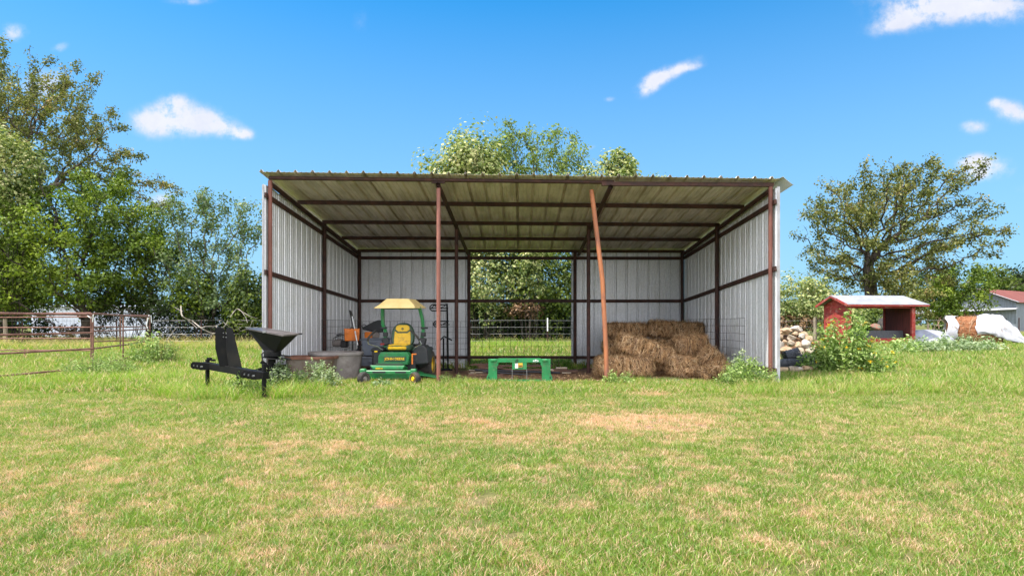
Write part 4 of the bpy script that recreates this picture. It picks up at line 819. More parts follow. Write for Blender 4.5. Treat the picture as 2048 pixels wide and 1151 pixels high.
    pad([(-.13, 1.065), (-.145, 1.0), (-.085, .955), (.085, .955), (.145, 1.0), (.13, 1.065), (.08, 1.09), (-.08, 1.09)], 'head_pad', m_yel)
    # round emblem with a leaping deer outline
    em = MB(); zc = 1.012; em.lathe([(0, .004), (.024, .004), (.024, -.004), (0, -.004)], Matrix.Translation((0, padM(zc)-.016, zc)) @ Matrix.Rotation(R(90), 4, 'X'), 20); eo = em.build('emblem', m_dkgreen, seat)
    dp = [(-.016, -.003), (-.006, .003), (.002, .003), (.006, .010), (.010, .016), (.009, .008), (.014, .006), (.008, .002), (.009, -.006), (.004, -.002), (-.005, -.003), (-.014, -.010)]
    MB().prism([(x, z+zc) for x, z in dp], .003, Matrix.Translation((0, padM(zc)-.023, 0))).build('deer_mark', m_yelp, seat)
    # roll bar and canopy
    for s in (-1, 1):
        if s < 0: pts = [(-.345, .55, .52), (-.345, .55, .82), (-.34, .55, .97), (-.385, .52, 1.10), (-.385, .50, 1.44)]
        else: pts = [(.38, .55, .52), (.395, .55, .82), (.425, .55, 1.0), (.41, .52, 1.20), (.355, .50, 1.44)]
        q = MB()
        for a, b_ in zip(pts[:-1], pts[1:]): q.beam(a, Vector(b_)+(Vector(b_)-Vector(a)).normalized()*.01, .062, .062)
        q.build('roll_bar_post', m_green, r, bevel=.006)
        k = pts[2]; MB().box((k[0], k[1], .90), (.085, .09, .09), ch=.01).tube([(k[0]-.04*s, k[1]-.05, 1.03), (k[0]+.10*s, k[1]-.05, 1.03)], .018, 10).box((k[0]-.01*s, k[1]-.02, .76), (.13, .11, .16), (0, R(14*s), 0), ch=.02).build('hinge_bracket', m_plast, r, smooth=True)
    MB().tube([(-.385, .50, 1.43), (.355, .50, 1.43)], .03, 10).build('roll_bar_top', m_green, r, smooth=True)
    ca = MB(); g = [(-.46, .46), (-.26, .26)]
    lo_ = [(-.47, -.02, 1.415), (.42, -.02, 1.415), (.45, .98, 1.44), (-.44, .98, 1.44)]; md_ = [(-.37, .02, 1.475), (.385, .02, 1.475), (.37, .93, 1.50), (-.36, .93, 1.50)]; hi_ = [(-.235, .14, 1.60), (.235, .14, 1.60), (.23, .84, 1.61), (-.23, .84, 1.61)]
    ca.add(lo_+md_+hi_, [(0,1,5,4),(1,2,6,5),(2,3,7,6),(3,0,4,7),(4,5,9,8),(5,6,10,9),(6,7,11,10),(7,4,8,11),(8,9,10,11)]); ca.v = [(x*.90, y, z) for x, y, z in ca.v]; co_ = ca.build('canopy', m_canopy, r)
    s_ = co_.modifiers.new('s', 'SOLIDIFY'); s_.thickness = .012; b_ = co_.modifiers.new('b', 'BEVEL'); b_.width = .012; b_.segments = 2
    # steering levers
    for s in (-1, 1):
        if s < 0: gr_ = [(-.40, .05, .985), (-.46, .04, .93), (-.535, .04, .85), (-.555, .04, .78)]; ro = [gr_[-1], (-.545, .06, .72), (-.48, .10, .70), (-.40, .16, .67), (-.31, .22, .60)]
        else: gr_ = [(.27, .05, .985), (.33, .04, .94), (.41, .04, .86), (.45, .04, .79)]; ro = [gr_[-1], (.485, .06, .72), (.42, .10, .69), (.34, .16, .65), (.27, .22, .59)]
        l_ = MB().tube(ro, .011, 8).build('steering_lever', m_chrome, r, smooth=True); MB().tube(gr_, .020, 10).build('grip', m_rubber, l_, smooth=True)
    MB().tube([(-.33, .20, .70), (-.33, .20, .735)], .022, 12).tube([(-.30, .24, .70), (-.30, .24, .735)], .014, 12).build('choke_knob', m_red, r, smooth=True)
    MB().box((-.415, .12, .575), (.06, .05, .03), ch=.008).build('warning_tag', m_yelp, r)
    # grass box / black side hood on the right
    MB().prism([(.26, .30), (.62, .33), (.60, .62), (.53, .70), (.33, .66)], .44, Matrix.Translation((-.03, .42, 0))).build('side_hood', m_plast, r, bevel=.03)
mower()
# ---------------------------------------------------------------- green skid steer plate
def qframe():
    y0 = 11.35; x0 = X(1039, y0); r = thing('loader_plate', 'bright green steel loader attachment frame standing on the dirt', 'loader frame', (x0, y0, G(x0, y0)), R(1)); z = .0
    for s in (-1, 1):
        pl = [(-.10, .44), (.07, .44), (.085, .425), (.085, .33), (.06, .29), (.062, .0), (-.13, .0), (-.135, .09), (-.10, .17), (-.10, .33)]
        pl = [(x*(-s)*-1, z_) for x, z_ in pl] if s > 0 else pl
        if s > 0: pl = [(-x, z_) for x, z_ in reversed(pl)]
        q = MB().prism(pl, .018, Matrix.Translation((.475*s, 0, .02))).prism([(-.09, .0), (-.075, .0), (-.075, .43), (-.09, .43)], .10, Matrix.Translation((.475*s, .05, .02)))
        if s > 0: q = MB().prism(pl, .018, Matrix.Translation((.475*s, 0, .02))).prism([(.075, .0), (.09, .0), (.09, .43), (.075, .43)], .10, Matrix.Translation((.475*s, .05, .02)))
        o = q.build('side_plate', m_green2, r, bevel=.004)
        MB().box((.475*s-.005, -.03, .435), (.105, .05, .045), ch=.01).build('hook_pad', m_green2, o)
        MB().lathe([(0, .0), (.014, .0), (.014, .012)], Matrix.Translation((.57*s, -.0115, .115)) @ Matrix.Rotation(R(90), 4, 'X'), 14).build('pin_hole', m_plast, o)
    MB().box((0, .0, .43), (.79, .016, .070)).box((0, .03, .462), (.79, .05, .010)).build('top_bar', m_green2, r, bevel=.002)
    MB().box((0, .002, .33), (.27, .014, .135)).build('centre_plate', m_green2, r, bevel=.002)
    for s in (-1, 1): MB().box((.135*s, .012, .17), (.007, .03, .20)).build('guide_rod', m_galv, r)
    MB().box((0, .0, .05), (.79, .02, .055)).build('bottom_bar', m_green2, r, bevel=.002)
    d = MB().box((-.055, -.009, .333), (.055, .004, .09)).build('warning_decal', m_white, r); MB().box((.015, -.009, .345), (.082, .004, .07)).build('warning_decal_yellow', mat('decal_yellow', (.8, .42, .03), .4), d)
    MB().box((.015, -.0125, .333), (.07, .003, .022)).box((.015, -.0125, .305), (.07, .003, .008)).build('printed_lines', m_plast, d)
    MB().tube([(-.07, -.014, .375), (-.035, -.014, .42), (-.03, -.014, .455), (-.055, -.014, .45), (-.075, -.014, .40)], .006, 6).build('wire_clip', m_wire, r)
    e = MB(); 
    for k in range(3): e.box((.30+.04*(k-1), -.010, .428+.008*(k == 1)), (.03, .003, .010+.012*(k == 1)), (0, R(28*(k-1)), 0))
    e.box((.30, -.010, .412), (.10, .003, .008)).build('maker_mark', m_white, r)
qframe()
# ---------------------------------------------------------------- black implements left of the shelter
def toolbar():
    a = P(415, 733, 9.8); b_ = P(528, 757, 8.95); r = thing('ripper_toolbar', 'black steel toolbar on legs with a tall mast plate, left of the spreader', 'farm implement', (a.x, a.y, G(a.x, a.y)), 0)
    o0 = Vector((a.x, a.y, G(a.x, a.y))); A = a-o0; B = b_-o0; A.z = .42; B.z = .335; d = (B-A).normalized(); side = Vector((-d.y, d.x, 0))
    A2 = A-d*.10; B2 = B+d*.05
    MB().beam(A2, B2, .105, .105).build('crossbar', m_black, r, bevel=.006)
    def leg(t, top, bot, w=.048, name='leg', dy=0): p = A.lerp(B, t)+side*dy; MB().box((p.x, p.y, (top+bot)/2), (w, w, top-bot), (0, 0, math.atan2(d.y, d.x))).build(name, m_black, r, bevel=.004)
    leg(0.0, .52, -.02); leg(1.0, .50, -.03); leg(.60, .36, -.02, .06)
    # mast: two plates leaning back
    for k, (t, off) in enumerate(((.36, -.01), (.44, .0))):
        p = A.lerp(B, .46)+side*(.0)+d*(-.045+.095*k); 
        poly = [(-.09, 0), (.19, 0), (.16, .10), (.0, .56), (-.03, .60), (-.13, .60), (-.15, .57), (-.15, .28)] if k else [(-.13, 0), (.10, 0), (.08, .10), (-.06, .56), (-.08, .60), (-.17, .60), (-.19, .57), (-.19, .28)]
        ang = math.atan2(d.y, d.x)+R(22)
        o = MB().prism(poly, .012, Matrix.Translation((p.x, p.y, p.z+.05)) @ Matrix.Rotation(ang+R(-14 if k else 34), 4, 'Z') @ Matrix.Translation((.05*(k-.5), -.04*(k*2-1), 0))).build('mast_plate', m_black, r, bevel=.003)
    for zz in (.50, .56):
        for k in (0, 1): p = A.lerp(B, .46)+d*(-.12+.075*k); MB().lathe([(0, 0), (.010, 0), (.010, .01)], Matrix.Translation((p.x-.01, p.y-.115, p.z+zz)) @ Matrix.Rotation(R(90), 4, 'X'), 10).build('mast_hole', m_galv, r)
    # hitch lugs at both ends
    for base in (A-d*.10, B-d*.23):
        for k in range(3):
            p = base+d*(.105*k)-side*.085
            M = Matrix.Translation(p) @ Matrix.Rotation(math.atan2(d.y, d.x)+R(58), 4, 'Z')
            o = MB().prism([(-.085, -.055), (.03, -.055), (.05, .0), (.05, .05), (-.085, .06), (-.115, .03), (-.115, -.03)], .014, M).build('hitch_lug', m_black, r, bevel=.003)
            MB().lathe([(0, 0), (.013, 0), (.013, .03)], Matrix.Translation(p-side*.05-d*.012) @ Matrix.Rotation(math.atan2(d.y, d.x), 4, 'Z') @ Matrix.Rotation(R(90), 4, 'X') @ Matrix.Translation((0, 0, -.0)), 10).build('bright_hole', m_galv, o)  # pale disc painted in for the light seen through the lug's hole
    p = A.lerp(B, .55); MB().lathe([(.03, -.02), (.10, -.022), (.115, 0), (.10, .022), (.03, .02)], Matrix.Translation((p.x-.04, p.y, .095)) @ Matrix.Rotation(R(30), 4, 'Z') @ Matrix.Rotation(R(90), 4, 'Y'), 24).build('gauge_wheel', m_rubber, r, smooth=True)
    MB().box((A.x-.0, A.y+.06, .52), (.07, .03, .05)).box((A.x+.08, A.y+.03, .505), (.05, .05, .03)).build('bolt_clamp', m_black, r)
toolbar()
def spreader():
    c = P(552, 745, 9.9); gz_ = G(c.x, 9.9); r = thing('cone_spreader', 'black spreader with a square funnel hopper beside the left shelter wall', 'spreader', (c.x, 9.9, gz_)); o0 = Vector((c.x, 9.9, gz_))
    T = lambda px, py, Y: P(px, py, Y)-o0
    top = [T(493, 656, 10.1), T(566, 670, 9.55), T(598, 667, 10.05), T(528, 655.5, 10.55)]
    thr = [T(527, 701, 9.95), T(549, 706, 9.85), T(560, 704, 9.98), T(540, 700, 10.1)]
    # rim, lid and sheet metal funnel
    MB().add([tuple(p) for p in top+thr], [(0, 4, 5, 1), (1, 5, 6, 2), (2, 6, 7, 3), (3, 7, 4, 0)]).build('hopper', m_black, r).modifiers.new('s', 'SOLIDIFY').thickness = .006
    cen = sum(top, Vector())/4; lid = [p+(p-cen)*.03+Vector((0, 0, .004)) for p in top]; lt = [cen+(p-cen)*.62+Vector((0, 0, .02)) for p in top]
    MB().add([tuple(p) for p in lid+[p-Vector((0, 0, .022)) for p in lid]+lt], [(1, 0, 4, 5), (2, 1, 5, 6), (3, 2, 6, 7), (0, 3, 7, 4), (0, 1, 9, 8), (1, 2, 10, 9), (2, 3, 11, 10), (3, 0, 8, 11), (8, 9, 10, 11), (7, 6, 5, 4)]).build('hopper_lid', paint('dusty_black_lid', (.05, .042, .04), .35, col2=(.12, .10, .095), nscale=2.5), r)
    h = top[0].lerp(top[1], .52); MB().box(tuple(h+Vector((.0, -.02, -.0))), (.05, .03, .03)).build('lid_latch', m_galv, r)
    MB().tube([tuple(top[2]+Vector((-.01, 0, .0))), tuple(top[2]+Vector((.05, 0, .0)))], .012, 8).build('lid_hinge', m_black, r)
    b = T(545, 706, 9.95)
    MB().lathe([(0, .05), (.12, .05), (.13, .02), (.13, -.05), (.05, -.09), (.05, -.16), (0, -.16)], Matrix.Translation(b), 20).build('gearbox', m_black, r, smooth=True)
    MB().lathe([(0, -.075), (.22, -.075), (.225, -.085), (0, -.09)], Matrix.Translation(b+Vector((.06, .04, 0))) @ Matrix.Rotation(R(6), 4, 'Y'), 24).build('spinner_disc', m_black, r, smooth=True)
    MB().tube([tuple(b+Vector((-.10, -.03, .04))), tuple(b+Vector((-.16, -.03, -.01))), tuple(b+Vector((-.15, -.03, -.12))), tuple(b+Vector((-.08, -.03, -.17)))], .012, 8).tube([tuple(b+Vector((.1, 0, -.03))), tuple(b+Vector((.30, -.02, -.05)))], .012, 8).build('gate_rod', m_wire, r, smooth=True)
    # frame under the hopper
    q = MB(); q.beam(b+Vector((-.02, 0, -.10)), Vector((b.x-.06, 0, .0)), .07, .07); q.beam(b+Vector((-.05, -.05, -.22)), b+Vector((-.52, -.15, -.36)), .035, .05); q.beam(b+Vector((-.05, -.05, -.22)), b+Vector((-.16, -.06, -.13)), .03, .05)
    q.beam(b+Vector((.0, 0, -.16)), Vector((b.x+.28, .12, .0)), .04, .04); q.beam(b+Vector((.0, 0, -.16)), Vector((b.x+.12, -.30, .0)), .04, .04); q.tube([(b.x-.2, -.1, .03), (b.x+.3, .1, .03), (b.x+.12, -.32, .03)], .02, 8)
    q.build('frame', m_black, r, bevel=.003)
    MB().tube([tuple(b+Vector((-.07, -.16, -.19))), tuple(b+Vector((-.07, -.17, -.40)))], .030, 12).build('pto_shaft', m_rust, r, smooth=True)
    ch_ = MB()
    for k in range(12): t = k/11; p = b+Vector((-.42+.34*t, -.14, -.27-.045*math.sin(t*3.14))); ch_.tube([tuple(p+Vector((-.012, 0, 0))), tuple(p+Vector((.012, 0, .004 if k % 2 else -.004)))], .007, 6)
    ch_.build('chain', m_galv, r)
spreader()
# ---------------------------------------------------------------- hay bales
m_hay = mat('packed_hay', (.07, .034, .015), .95, col2=(.42, .24, .11), nscale=16, bump=1.0, bscale=60, ramp=(.38, .62), spec=.05, stretch=(1, 1, .35), detail=9)
m_straw = leaf_mat('hay_stems', [(.0, (.09, .045, .02)), (.45, (.36, .20, .09)), (.8, (.62, .39, .20)), (1, (.82, .60, .36))], .15, nscale=2.2, namt=.3, gloss=.1)
m_twine = paint('orange_twine', (.32, .17, .09), .8)
def bale(label, c, dims, rot, seed, n=2600, rough=.03, group='hay bales piled in the shelter', fuzz=1.0, name='hay_bale'):
    rg = np.random.default_rng(seed); L_, D_, H_ = dims; bm = bmesh.new(); bmesh.ops.create_cube(bm, size=1)
    bmesh.ops.subdivide_edges(bm, edges=bm.edges, cuts=13, use_grid_fill=True)
    V = np.array([v.co[:] for v in bm.verts]); e = 5.0; r_ = (np.abs(V*2)**e).sum(1)**(1/e); V = V/np.maximum(r_, 1e-6)[:, None]*np.abs(V*2).max(1)[:, None]
    V = V*np.array(dims); a, b_, c_ = V[:, 0]*9+seed, V[:, 1]*9+V[:, 2]*5, V[:, 2]*9-V[:, 1]*3
    nv = V/np.linalg.norm(V, axis=1, keepdims=True); V = V+nv*((vn(a, c_, 1, 3, seed % 7)+vn(b_, a, 1, 3, 3)-1)*rough*2)[:, None]; V[:, 2] -= .012*np.abs(np.sin(V[:, 0]*math.pi*3/L_*1.0))**8*np.sign(V[:, 2])
    for v, p in zip(bm.verts, V): v.co = p
    me = bpy.data.meshes.new(name); bm.to_mesh(me); bm.free(); me.polygons.foreach_set('use_smooth', [True]*len(me.polygons)); me.materials.append(m_hay); me.materials.append(m_straw)
    # loose stems all over it
    ctr = np.array([(0, 0, 0)]); nf = len(me.polygons); fc = np.empty(nf*3, np.float32); me.polygons.foreach_get('center', fc); fn = np.empty(nf*3, np.float32); me.polygons.foreach_get('normal', fn); fc = fc.reshape(-1, 3); fn = fn.reshape(-1, 3)
    k = rg.integers(0, nf, n); p = fc[k]+rg.normal(size=(n, 3))*.018; t = rg.normal(size=(n, 3)); t[:, 0] *= .55; t[:, 2] = t[:, 2]*1.3-.5; t -= fn[k]*(t*fn[k]).sum(1, keepdims=True)*.8; t /= np.linalg.norm(t, axis=1, keepdims=True)
    t = t+fn[k]*(.12+.35*rg.random((n, 1)))*fuzz; w = np.cross(t, fn[k]+.1*rg.normal(size=(n, 3))); w /= np.linalg.norm(w, axis=1, keepdims=True); ln = (.05+.10*rg.random(n))[:, None]; ww = .0028; p = p-t*ln*.5+fn[k]*.012
    mid = p+t*ln*.55+fn[k]*.006; A_ = np.stack([p-w*ww, p+w*ww, mid+w*ww*.9, mid-w*ww*.9, p+t*ln+rg.normal(size=(n, 3))*.01], 1).reshape(-1, 3)
    i = np.arange(n)[:, None]*5; F4 = np.hstack([i, i+1, i+2, i+3]); F3 = np.hstack([i+3, i+2, i+4])
    nvt = len(me.vertices); loops0 = np.empty(len(me.loops), np.int32); me.loops.foreach_get('vertex_index', loops0); V0 = np.empty(nvt*3, np.float32); me.vertices.foreach_get('co', V0)
    allV = np.vstack([V0.reshape(-1, 3), A_]); lp = np.concatenate([loops0, (F4+nvt).ravel(), (F3+nvt).ravel()]); sz = np.concatenate([np.full(nf, 4), np.full(n, 4), np.full(n, 3)])
    o = np_mesh(name, allV, lp, sz, m_hay, None, attrs={'var': np.concatenate([np.zeros(nvt), np.repeat(rg.random(n), 5)])}); o.data.materials.append(m_straw)
    o.data.polygons.foreach_set('material_index', np.concatenate([np.zeros(nf), np.ones(2*n)]).astype(np.int32)); o.data.polygons.foreach_set('use_smooth', np.concatenate([np.ones(nf), np.zeros(2*n)]).astype(bool))
    bpy.data.meshes.remove(me); o.location = c; o.rotation_euler = rot
    if n >= 3000:
        for sx in (-.22, .22):
            q = MB(); y_, z_ = D_/2-.004, H_/2-.004; q.tube([(sx*L_, a*y_, b*z_) for a, b in ((-.8, -1), (.8, -1), (1, -.75), (1, .75), (.8, 1), (-.8, 1), (-1, .75), (-1, -.75), (-.8, -1))], .0045, 5, cap=False); q.build('twine', m_twine, o)
    return tag(o, label, 'hay bale', group)
def BP(px, py, Y): return P(px, py, Y)
def bl(label, px, py, Y, wpx, hpx, D_, rot, seed, **k):
    if Y > 14: k.setdefault('rough', .016); k.setdefault('fuzz', .45); hpx -= 1; wpx -= 2
    bale(label, BP(px, py, Y), (wpx/F*Y, D_, hpx/F*Y), rot, seed, **k)
bl('hay bale at the left end of the top row against the back wall', 1252, 660, 15.6, 88, 32, .5, (0, 0, 0), 1)
bl('middle hay bale of the top row, its top frayed', 1326, 658, 15.5, 66, 34, .5, (0, R(1), 0), 2, fuzz=1.5)
bl('hay bale at the right end of the top row, beside the mesh', 1378, 660, 15.5, 58, 32, .5, (0, R(2), 0), 3)
bl('shaded hay bale under the left end of the top row', 1250, 693, 15.5, 94, 34, .55, (0, 0, 0), 4)
bl('shaded hay bale under the middle of the top row', 1338, 693, 15.5, 82, 34, .55, (0, 0, 0), 5)
bl('shaded hay bale low in the back right corner', 1400, 690, 15.3, 44, 30, .5, (0, 0, 0), 6)
bl('shaded lowest hay bale behind the leaning pipe', 1235, 726, 14.6, 92, 34, .55, (0, 0, 0), 7)
bl('shaded lowest hay bale behind the dark gap', 1330, 728, 15.4, 84, 32, .5, (0, 0, 0), 18)
bl('large hay bale tilting down to the right on top of the front pile', 1290, 698, 12.6, 118, 38, .50, (R(4), R(17), R(-4)), 8, n=4200)
bl('long hay bale on the ground at the foot of the leaning pipe', 1248, 733, 12.1, 112, 39, .5, (0, 0, R(2)), 9, n=4200)
bl('short upright hay bale in the front middle of the pile', 1363, 732, 12.3, 60, 41, .5, (0, 0, R(-3)), 10, n=3000, fuzz=1.3)
bl('loose hay bale resting on the right of the tilted one', 1379, 688, 13.1, 66, 35, .5, (R(5), R(-6), R(5)), 11, n=3200, fuzz=1.5)
bl('peaked hay bale leaning at the right of the short upright one', 1418, 720, 12.7, 48, 48, .45, (R(8), R(38), R(10)), 12, n=2600, fuzz=1.4)
bl('collapsed hay bale slumping on the dirt at the right end of the pile', 1428, 742, 12.0, 62, 26, .6, (0, R(-12), R(-12)), 13, n=2600, rough=.06, fuzz=1.6)
bl('half buried hay wad left behind the lowest bales', 1203, 742, 13.6, 30, 30, .4, (0, R(10), 0), 14, n=1400, rough=.05, fuzz=1.4)
# pallet board under them
a = P(1310, 752, 11.75); r = MB()
for k in range(4): r.box((a.x+.0, a.y-.20+.145*k, .045), (.92, .13, .022), (0, 0, R(1)))
for k in (-.4, 0, .4): r.box((a.x+k, a.y, .012), (.08, .56, .045))
tag(r.build('pallet', mat('grey_board', (.22, .20, .18), .85, col2=(.13, .12, .11), nscale=5, stretch=(.3, 2, 2), bump=.4), None, bevel=.003), 'weathered grey wooden pallet under the front hay bales', 'pallet')
# ---------------------------------------------------------------- lumber and pipes on the dirt
m_lum = [mat('old_lumber', (.19, .095, .06), .85, col2=(.10, .055, .038), nscale=5, stretch=(.3, 2, 2), bump=.4), mat('pale_lumber', (.50, .43, .34), .8, col2=(.35, .28, .2), nscale=4, stretch=(.3, 2, 2)), mat('dark_pipe', (.03, .03, .035), .5, metal=.3)]
LP = [('short red brown board on top of the left end of the lumber pile', 968, 728, 14.2, 52, 2, 0, .10, .04), ('red board with a bright sawn edge in the left of the pile', 983, 735, 14.0, 46, 1, 0, .11, .035), ('grey thin board left of the green frame', 955, 740, 13.9, 34, -1, 1, .05, .02),
      ('pale thin board left of the green frame', 962, 744, 13.6, 42, 1, 1, .06, .02), ('dark board at the front left of the pile', 972, 750, 13.2, 70, 0, 0, .12, .04), ('pale chip of board at the far left of the pile', 942, 746.5, 13.6, 10, 3, 1, .04, .02),
      ('black pipe lying across behind the green frame', 1035, 742, 13.6, 170, -2, 2, .05, .05), ('second black pipe angled behind the green frame', 1040, 748, 13.3, 150, -5, 2, .045, .045), ('long dark board under the black pipes', 1045, 738, 14.1, 180, 0, 0, .12, .04),
      ('white ended board right of the green frame', 1123, 735, 13.6, 22, 0, 1, .07, .028), ('thin white board end right of the green frame', 1133, 745, 13.2, 18, 0, 1, .05, .02), ('pale chip beside the right plate of the green frame', 1103, 739, 13.5, 8, -12, 1, .06, .03), ('dark board at the right end of the pile', 1120, 742, 13.9, 70, 1, 0, .12, .04),
      ('brown board at the back of the pile', 1030, 731, 14.8, 150, 0, 0, .12, .04)]
for k, (lb, px, py, Y, w, rt, m_i, d_, h_) in enumerate(LP):
    p = P(px, py, Y); z = max(p.z, G(p.x, Y)+.035); L_ = w/F*Y
    if m_i == 2: o = MB().tube([(-L_/2, 0, 0), (L_/2, 0, 0)], d_/2, 10).build('pipe', m_lum[2], None, smooth=True)
    else: o = MB().box((0, 0, 0), (L_, d_, h_)).build('board', m_lum[m_i], None, bevel=.003)
    o.location = (p.x, Y, z); o.rotation_euler = (R(3*math.sin(k*3)), R(-rt), R(6*math.sin(k*2.1))); tag(o, lb, 'pipe' if m_i == 2 else 'board', 'lumber and pipes on the dirt')
# ---------------------------------------------------------------- cattle panels (welded mesh)
def mesh_panel(label, a, b_, z0, z1, nx_, nz_, r=.0035, m_=m_wire, name='cattle_fence', sag=0, cat='wire fence'):
    a = Vector(a); b_ = Vector(b_); q = MB()
    for i in range(nx_+1): t = i/nx_; p = a.lerp(b_, t); w = .012*math.sin(i*2.3); q.tube([(p.x, p.y, p.z+z0), (p.x+w*.3, p.y+w, p.z+(z0+z1)/2), (p.x, p.y, p.z+z1)], r, 4, cap=False)
    for j in range(nz_+1):
        z = z0+(z1-z0)*j/nz_; pts = [a.lerp(b_, t/6)+Vector((0, .006*math.sin(t*2+j), z-sag*math.sin(math.pi*t/6)+.008*math.sin(t*3+j))) for t in range(7)]; q.tube(pts, r, 4, cap=False)
    return tag(q.build(name, m_, None), label, cat)
mesh_panel('welded wire panel across the back opening of the shelter', (X(937, 17.0), 17.05, 0), (X(1146, 17.0), 17.05, 0), .14, 1.17, 15, 6)
mesh_panel('welded wire panel along the back wall behind the mower', (-4.42, 17.0, 0), (X(935, 17), 17.0, 0), .10, 1.18, 15, 7)
mesh_panel('welded wire panel along the left wall behind the tub', (-4.44, 13.6, 0), (-4.44, 16.95, 0), .10, 1.20, 17, 7)
mesh_panel('welded wire panel along the right wall behind the hay', (4.38, 12.05, 0), (4.36, 16.4, 0), .15, 1.22, 16, 7)
# ---------------------------------------------------------------- tubs and gear in the left corner
def tub(label, c, L_, D_, H_, rz, m_, rim, cat='tub', ribs=10, lip=.05):
    r = thing('stock_tub', label, cat, c, rz); n = 48
    def ov(k, z, kk=0): return [(abs(math.cos(a))**.62*L_/2*k*(1 if math.cos(a) > 0 else -1), abs(math.sin(a))**.75*D_/2*k*(1 if math.sin(a) > 0 else -1), z) for a in [2*math.pi*i/n for i in range(n)]]
    def ribd(ring): return [(x*(1-.022*(i % 5 == 0)), y*(1-.022*(i % 5 == 0)), z) for i, (x, y, z) in enumerate(ring)]
    rings = [ribd(ov(.86, 0)), ribd(ov(.90, H_*.4)), ribd(ov(.96, H_*.9)), ov(.965, H_*.92), ov(.93, H_*.92), ov(.90, H_*.5), ov(.84, .03)]
    q = MB(); q.v = [p for g in rings for p in g]
    for i in range(len(rings)-1):
        for j in range(n): q.f.append([i*n+j, i*n+(j+1) % n, (i+1)*n+(j+1) % n, (i+1)*n+j])
    q.f.append([(len(rings)-1)*n+j for j in range(n)]); q.build('basin', m_, r, smooth=True)
    rg_ = [ov(.965, H_*.90), ov(1.0, H_*.90), ov(1.01, H_*.96), ov(1.0, H_), ov(.93, H_), ov(.925, H_*.92)]; q = MB(); q.v = [p for g in rg_ for p in g]
    for i in range(len(rg_)-1):
        for j in range(n): q.f.append([i*n+j, i*n+(j+1) % n, (i+1)*n+(j+1) % n, (i+1)*n+j])
    q.build('rim', rim, r, smooth=True); return r
p = P(672, 712, 12.25); tub('grey plastic stock tub with a thick rim in the left of the shelter', (p.x, 12.25, G(p.x, 12.25)), 1.05, .95, .55, R(25), m_grey, m_grey)
p = P(622, 712, 11.55); tub('grey tub with a rusty brown rim half hidden by weeds', (p.x, 11.6, G(p.x, 11.5)-.02), .95, .7, .52, R(-6), mat('mud_stained_tub', (.16, .13, .11), .8, col2=(.10, .055, .035), nscale=2.4, dirt=((.09, .045, .03), 5, .8)), mat('rusty_rim', (.11, .045, .028), .85, col2=(.17, .075, .045), nscale=5))
def tote(label, c, d, rz=0, m_=m_tote):
    r = thing('storage_tote', label, 'tote', c, rz); x, y, z = d
    q = MB(); q.add([(-x*.44, -y*.44, 0), (x*.44, -y*.44, 0), (x*.44, y*.44, 0), (-x*.44, y*.44, 0), (-x/2, -y/2, z*.9), (x/2, -y/2, z*.9), (x/2, y/2, z*.9), (-x/2, y/2, z*.9)], [(3,2,1,0),(4,5,6,7),(0,1,5,4),(1,2,6,5),(2,3,7,6),(3,0,4,7)]); q.build('bin', m_, r, bevel=.015)
    MB().box((0, 0, z*.95), (x*1.06, y*1.06, z*.10), ch=.015).build('lid', m_, r); MB().box((0, -y*.52, z*.78), (x*.3, .03, .03)).build('handle', m_, r)
tote('blue grey lidded tote on the floor left of the mower', (X(748, 13.4), 13.4, G(-3.2, 13.4)), (.50, .42, .42), R(3))
tote('blue grey lidded tote stacked on top left of the mower', (X(752, 13.5), 13.5, G(-3.2, 13.4)+.44), (.52, .42, .38), R(-4))
def tie(o): return o
def caddy(label, px, py, Y, w, d, h, rz, flaps=True):
    c = P(px, py, Y); r = thing('tool_caddy', label, 'tool caddy', (c.x, Y, c.z-h/2), rz)
    q = MB(); q.add([(-w*.46, -d*.42, 0), (w*.46, -d*.42, 0), (w*.46, d*.42, 0), (-w*.46, d*.42, 0), (-w/2, -d/2, h), (w/2, -d/2, h), (w/2, d/2, h), (-w/2, d/2, h)], [(3,2,1,0),(0,1,5,4),(1,2,6,5),(2,3,7,6),(3,0,4,7)]); o = q.build('box', m_orange, r, bevel=.018)
    s = o.modifiers.new('s', 'SOLIDIFY'); s.thickness = .008
    if flaps:
        for s_ in (-1, 1): MB().prism([(-.05, 0), (.05, 0), (.06, .10), (-.06, .10)], .03, Matrix.Translation((s_*w*.30, -d*.5-.012, h-.105))).build('flap', m_orange, r, bevel=.006)
        MB().tube([(-w*.14, -d*.45, h-.02), (-w*.10, -d*.5-.01, h+.02), (w*.10, -d*.5-.01, h+.02), (w*.14, -d*.45, h-.02)], .012, 8).build('carry_handle', m_plast, r, smooth=True)
    MB().tube([(-w*.5, 0, h*.5), (-w*.5-.10, 0, h*.55), (-w*.5-.17, 0, h*.48)], .014, 8).build('nozzle', m_plast, r, smooth=True)
    return r
caddy('orange plastic caddy hung on the wire panel in the left corner', 703.5, 669, 14.0, .34, .26, .28, R(18))
c = P(752, 650, 15.4); r = thing('chainsaw_case', 'black case with an orange base on the mesh behind the totes', 'tool case', (c.x, 15.4, c.z-.25), 0)
MB().prism([(-.33, .14), (-.10, .09), (.17, .07), (.17, .36), (.08, .385), (-.05, .34), (-.20, .26), (-.33, .20)], .16).build('cover', m_plast, r, bevel=.02)
MB().box((-.18, 0, .0), (.19, .15, .17), ch=.02).build('orange_body', m_orange, r); MB().box((.0, 0, .0), (.16, .12, .14), ch=.02).build('grey_body', m_grey, r)
MB().tube([(-.33, 0, .16), (-.36, 0, .24), (-.30, 0, .27), (-.24, 0, .24)], .010, 8).build('handle', m_plast, r, smooth=True)
MB().box((-.1, .2, -.12), (.6, .5, .03)).build('shelf', m_tote, r)
